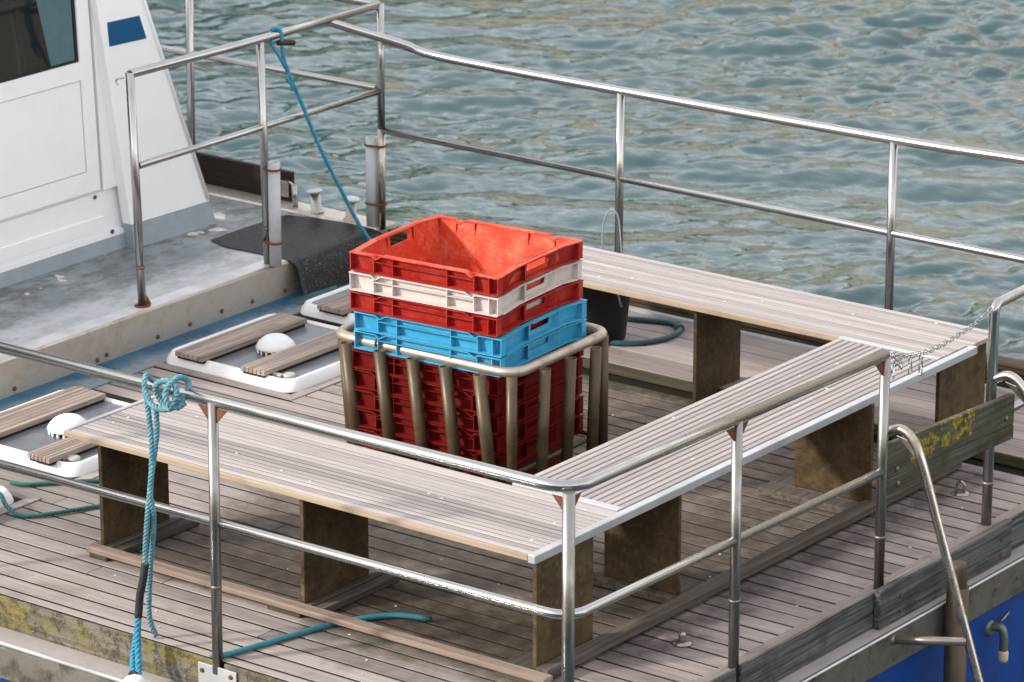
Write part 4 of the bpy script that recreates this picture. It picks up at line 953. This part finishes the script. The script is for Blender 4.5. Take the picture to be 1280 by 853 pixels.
# dark board, stub and bollards on the far gunwale
wb = thing("washboard", "dark brown board standing on the far gunwale beside the cabin", "board", (-5.1, 4.2, 0.18))
g = G(); g.box(-5.75, -4.76, 4.20, 4.225, 0.180, 0.327, 0.003); obj("board_panel", g, M_DARKBOARD, wb)
for x in (-4.80, -5.40):
    g = G(); g.box(x - 0.025, x + 0.025, 4.194, 4.1995, 0.20, 0.28, 0.001); obj("bracket", g, M_RUSTSTEEL, wb)
st = thing("pipe_stub", "short upright steel tube at the end of the dark board", "tube", (-4.695, 4.15, 0.178))
g = G(); g.tube([(-4.695, 4.15, 0.178), (-4.70, 4.15, 0.285)], 0.014, 12); obj("tube_body", g, M_STEELFAR, st)
g = G(); g.tube([(-4.705, 4.155, 0.28), (-4.79, 4.195, 0.29)], 0.006, 8); obj("arm", g, M_STEELFAR, st)
def bollard(label, x, lean, steel):
    t = thing("bollard", label, "bollard", (x, 4.135, 0.178), group="steel bollards on the far gunwale")
    g = G(); g.lathe([(0.034, 0), (0.034, 0.004), (0.026, 0.006), (0.025, 0.098)], (x, 4.135, 0.177), 18, Vector((lean, 0, 1))); obj("stem", g, steel, t)
    e = Vector((lean, 0, 1)).normalized() * 0.098
    g = G(); g.lathe([(0.030, 0), (0.041, 0.006), (0.041, 0.011), (0.030, 0.016)], Vector((x, 4.135, 0.176)) + e, 20, Vector((lean, 0, 1))); obj("cap", g, M_ALU, t)
bollard("polished steel bollard leaning towards the cabin, between board and mat", -4.545, -0.16, M_STEELFAR)
bollard("duller steel bollard nearer the rusty post, behind the blue rope", -4.338, 0.10, M_CAGE)

# speckled mat draped over the step
def make_mat():
    nu, nv = 26, 22; V = []; th = 0.012
    for j in range(nv):
        v = j / (nv - 1)
        for i in range(nu):
            u = i / (nu - 1); s = u * (0.86 + 0.04 * v)
            x = -4.66 + s; z = 0.172
            lim = -4.150
            if x > lim:
                o = x - lim; rr = 0.07; a = min(o / rr, R(72)); x2 = lim + rr * math.sin(a); z -= rr * (1 - math.cos(a))
                rest = max(0, o - rr * R(72)); x2 += rest * math.cos(R(72)) ; z -= rest * math.sin(R(72)); x = x2
            y = 3.430 + v * 0.64 + 0.02 * math.sin(u * 3)
            if u < 0.15: y += (0.15 - u) * (0.35 if v < 0.5 else -0.2) * abs(1 - 2 * v)
            z += 0.004 * math.sin(u * 9 + v * 4) * v
            V.append((x, y, z))
    g = G(); vs = [g.bm.verts.new(p) for p in V]
    for j in range(nv - 1):
        for i in range(nu - 1):
            f = g.bm.faces.new((vs[j * nu + i], vs[j * nu + i + 1], vs[(j + 1) * nu + i + 1], vs[(j + 1) * nu + i])); f.smooth = True
    bmesh.ops.solidify(g.bm, geom=g.bm.faces[:], thickness=-th)
    tag(obj("rubber_mat", g, M_MAT), "black speckled rubber mat draped over the step's edge", "mat")
make_mat()

# ------------------------------------------------------------------ ropes, hoses, small things
def outp(pts):
    o = []
    for x, y, z in pts:
        if z > 0.86 and x > -1.80: x = -1.80 + (x + 1.80) * 0.74
        w = max(0.0, min(1.0, (z + 0.1) / 0.5)); o.append((x + 0.094 * w, y - 0.115 * w, z + 0.055 * w))
    return o
rp = thing("mooring_rope", "blue grey twisted rope knotted on the near rail and hanging over the side", "rope", (-1.8, -0.03, 0.9))
g = G(); strands(g, spline(outp([(-1.86, 0.028, 0.925), (-1.858, 0.0, 0.964), (-1.846, -0.028, 0.945), (-1.829, -0.035, 0.877), (-1.821, -0.035, 0.802), (-1.804, -0.045, 0.717), (-1.804, -0.055, 0.598), (-1.814, -0.065, 0.477), (-1.822, -0.075, 0.356), (-1.814, -0.09, 0.287)]), 6), 0.0105, 0.045); obj("long_strand", g, M_ROPE, rp)
g = G(); strands(g, spline(outp([(-1.785, -0.035, 0.875), (-1.787, -0.035, 0.779), (-1.798, -0.040, 0.686), (-1.797, -0.068, 0.565), (-1.805, -0.045, 0.443), (-1.823, -0.05, 0.288), (-1.838, -0.055, 0.131), (-1.832, -0.06, 0.056), (-1.810, -0.055, -0.003)]), 6), 0.0102, 0.045); obj("free_end", g, M_ROPE, rp)
g = G(); c = Vector((-1.715, -0.036, 0.925))
ringp = [c + Vector((0.062 * math.cos(a), 0.012 * math.sin(2 * a), 0.050 * math.sin(a))) for a in [2 * math.pi * i / 14 for i in range(15)]]
strands(g, spline(outp(ringp), 4), 0.0118, 0.048); obj("knot_ring", g, M_ROPE, rp)
g = G(); strands(g, spline(outp([(-1.843, -0.034, 0.925), (-1.80, -0.050, 0.885), (-1.74, -0.055, 0.872), (-1.67, -0.030, 0.885), (-1.645, 0.015, 0.93), (-1.655, 0.03, 0.965), (-1.675, -0.005, 0.985), (-1.690, -0.055, 0.95), (-1.680, -0.058, 0.905), (-1.655, -0.035, 0.885), (-1.63, -0.01, 0.90)]), 6), 0.0115, 0.048); obj("knot_turn", g, M_ROPE, rp)
g = G(); g.tube(spline(outp([(-1.814, -0.09, 0.290), (-1.809, -0.11, 0.236), (-1.809, -0.128, 0.19), (-1.808, -0.135, 0.165), (-1.805, -0.15, 0.104)]), 5), 0.0145, 10, radii=None)
obj("taped_splice", g, M_TAPE, rp)
g = G(); strands(g, spline(outp([(-1.805, -0.15, 0.11), (-1.785, -0.18, 0.027), (-1.745, -0.225, -0.05), (-1.715, -0.262, -0.085)]), 6), 0.0125, 0.06); obj("eye_splice", g, M_ROPE2, rp)
g = G(); strands(g, spline(outp([(-1.80, -0.165, 0.06), (-1.795, -0.195, -0.02), (-1.765, -0.235, -0.06), (-1.73, -0.262, -0.09)]), 6), 0.0115, 0.05); obj("eye_splice", g, M_ROPE2, rp)
fd = thing("fender", "white ball fender hanging outside the lichened kerb", "fender", (-1.77, -0.30, -0.25))
g = G(); g.lathe([(0.006, 0.088), (0.02, 0.087), (0.034, 0.080)] + [(0.088 * math.sin(a), 0.088 * math.cos(a) - 0.008) for a in [R(24 + 12 * i) for i in range(13)]], (-1.665, -0.335, -0.118), 28); obj("ball", g, M_FENDER, fd)
g = G(); g.tube([Vector((-1.70, -0.30, -0.055)) + Vector((0.02 * math.cos(a), 0, 0.02 * math.sin(a))) for a in [R(30 * i) for i in range(12)]], 0.007, 6, closed=True); obj("eye", g, M_BLACK, fd)

r2 = thing("blue_line", "bright blue line tied to the side deck rail and slanting down to the mat", "rope", (-4.15, 3.6, 0.6))
g = G(); strands(g, spline([(-4.190, 3.405, 1.20), (-4.205, 3.415, 1.245), (-4.19, 3.43, 1.268), (-4.168, 3.45, 1.25), (-4.165, 3.452, 1.18), (-4.16, 3.475, 1.079), (-4.15, 3.556, 0.914), (-4.13, 3.669, 0.665), (-4.1, 3.802, 0.41), (-4.08, 3.885, 0.256), (-4.05, 3.93, 0.172)], 6), 0.0095, 0.05); obj("main_line", g, M_ROPE2, r2)
g = G(); strands(g, spline([(-4.19, 3.405, 1.20), (-4.165, 3.425, 1.15), (-4.158, 3.46, 1.09), (-4.152, 3.485, 1.045), (-4.155, 3.475, 1.01)], 6), 0.0085, 0.04); obj("splice", g, M_ROPE2, r2)
g = G(); strands(g, spline([(-4.150, 3.46, 1.10), (-4.146, 3.475, 1.06), (-4.150, 3.465, 1.03), (-4.142, 3.49, 1.0), (-4.148, 3.50, 0.97)], 5), 0.0085, 0.04); obj("splice", g, M_ROPE2, r2)
g = G(); g.tube([(-4.165, 3.425, 1.205), (-4.165, 3.535, 1.185)], 0.013, 10); obj("toggle", g, M_TOGGLE, r2)

def hose(name, label, pts, r, m, cat="hose", rope=False, tip=None):
    t = thing(name, label, cat, pts[0])
    g = G()
    if rope: strands(g, spline(pts, 8), r, 0.05)
    else: g.tube(spline(pts, 8), r, 12)
    obj("length", g, m, t)
    if tip:
        p, q = Vector(pts[-1]), Vector(pts[-2]); d = (p - q).normalized()
        g = G(); g.tube([p - d * 0.03, p + d * 0.004], r * 1.12, 12); obj("end", g, tip, t)
hose("garden_hose", "teal hose passing under the near bench's front beam", [(-1.535, -0.085, -0.02), (-1.505, -0.080, 0.008), (-1.467, -0.060, 0.012), (-1.403, 0.20, 0.012), (-1.355, 0.39, 0.011), (-1.30, 0.50, 0.012), (-1.22, 0.60, 0.012), (-1.10, 0.645, 0.012)], 0.0105, M_HOSE, tip=M_HOSED)
hose("green_rope", "green rope snaking past the corner of the cut off hatch", [(-3.40, 0.60, 0.06), (-3.29, 0.575, 0.062), (-3.202, 0.568, 0.062), (-3.12, 0.52, 0.045), (-3.061, 0.533, 0.012), (-2.981, 0.609, 0.012), (-2.888, 0.794, 0.012), (-2.80, 0.92, 0.012)], 0.0092, M_HOSEG, "rope", True)
hose("green_rope", "green rope lying beyond the hatch corner, behind the bench leg", [(-3.36, 0.79, 0.012), (-3.30, 0.80, 0.012), (-3.251, 0.846, 0.012), (-3.098, 1.010, 0.012), (-2.98, 1.10, 0.012)], 0.0092, M_HOSEG, "rope", True)
hose("garden_hose", "dark green hose curled on the platform beside the black bucket", [(-2.62, 3.58, 0.064), (-2.442, 3.60, 0.064), (-2.33, 3.66, 0.064), (-2.265, 3.78, 0.064), (-2.265, 3.90, 0.064), (-2.30, 3.975, 0.064), (-2.36, 4.00, 0.064), (-2.44, 3.985, 0.064), (-2.58, 3.93, 0.064)], 0.013, M_HOSED)
g = G(); g.tube([(-2.285, 3.955, 0.066), (-2.33, 3.990, 0.066)], 0.019, 12)
hj = thing("hose_coupling", "thicker coupling on the curled dark hose", "coupling", (-2.3, 3.97, 0.05)); obj("sleeve", g, M_HOSED, hj)

bk = thing("bucket", "black plastic bucket standing under the far bench behind the crates", "bucket", (-2.52, 3.655, 0.052))
g = G(); g.lathe([(0.118, 0.0), (0.124, 0.01), (0.152, 0.300), (0.160, 0.302), (0.160, 0.312), (0.150, 0.314), (0.145, 0.308), (0.118, 0.012)], (-2.525, 3.655, 0.053), 32); obj("pail", g, M_BUCKET, bk)
g = G(); g.tube(spline([(-2.40, 3.56, 0.36), (-2.372, 3.58, 0.32), (-2.366, 3.60, 0.26), (-2.372, 3.62, 0.235)], 5), 0.004, 6); obj("handle", g, M_CORD, bk)
cl = thing("cord_loop", "thin grey cord loop hanging beside the far railing post", "cord", (-2.76, 4.10, 0.18))
g = G(); g.tube(spline([(-2.815, 4.10, 0.18), (-2.81, 4.08, 0.34), (-2.793, 4.07, 0.455), (-2.755, 4.07, 0.512), (-2.722, 4.08, 0.478), (-2.712, 4.09, 0.34), (-2.712, 4.10, 0.18)], 8), 0.0032, 8); obj("length", g, M_CORD, cl)
sc = thing("plastic_scrap", "grey scrap of plastic lying in the blue waterway under the mat", "scrap", (-4.0, 3.45, 0.01))
g = G(); g.hexa([(-4.07, 3.36, 0.006), (-4.0, 3.34, 0.006), (-3.955, 3.60, 0.006), (-3.99, 3.62, 0.006), (-4.06, 3.37, 0.018), (-4.01, 3.36, 0.014), (-3.965, 3.58, 0.040), (-3.985, 3.60, 0.045)]); obj("sheet", g, M_HOSED, sc)

def deck_fitting(label, x, y, ring):
    t = thing("deck_fitting", label, "deck fitting", (x, y, 0))
    g = G(); g.lathe([(0.038, 0), (0.038, 0.004), (0.026, 0.009), (0.016, 0.011)], (x, y, 0.001), 20); obj("base", g, M_STEEL, t)
    if ring:
        g = G(); g.tube([(x - 0.017, y, 0.010)] + [(x + 0.017 * -math.cos(a), y, 0.036 + 0.017 * math.sin(a)) for a in [R(18 * i) for i in range(11)]] + [(x + 0.017, y, 0.010)], 0.0055, 8); obj("eye", g, M_STEEL, t)
    else:
        g = G(); g.lathe([(0.014, 0), (0.014, 0.026), (0.011, 0.032), (0.007, 0.034)], (x, y, 0.011), 16); obj("stud", g, M_STEEL, t)
deck_fitting("steel stud fitting on the deck near the stern corner post", -0.246, 1.03, False)
deck_fitting("steel pad eye with an upright ring on the deck inside the gate", -0.262, 3.00, True)
# small pale crumbs and droppings on the planks
random.seed(21)
g = G()
for _ in range(24):
    x, y = random.uniform(-2.4, -0.1), random.uniform(0.0, 3.2); r = random.uniform(0.003, 0.007)
    g.lathe([(r, 0), (r * 0.7, r * 0.25)], (x, y, 0.0008), 6)
tag(obj("crumbs", g, M_BOLT), "pale crumbs scattered over the deck planks", None, None, "stuff")
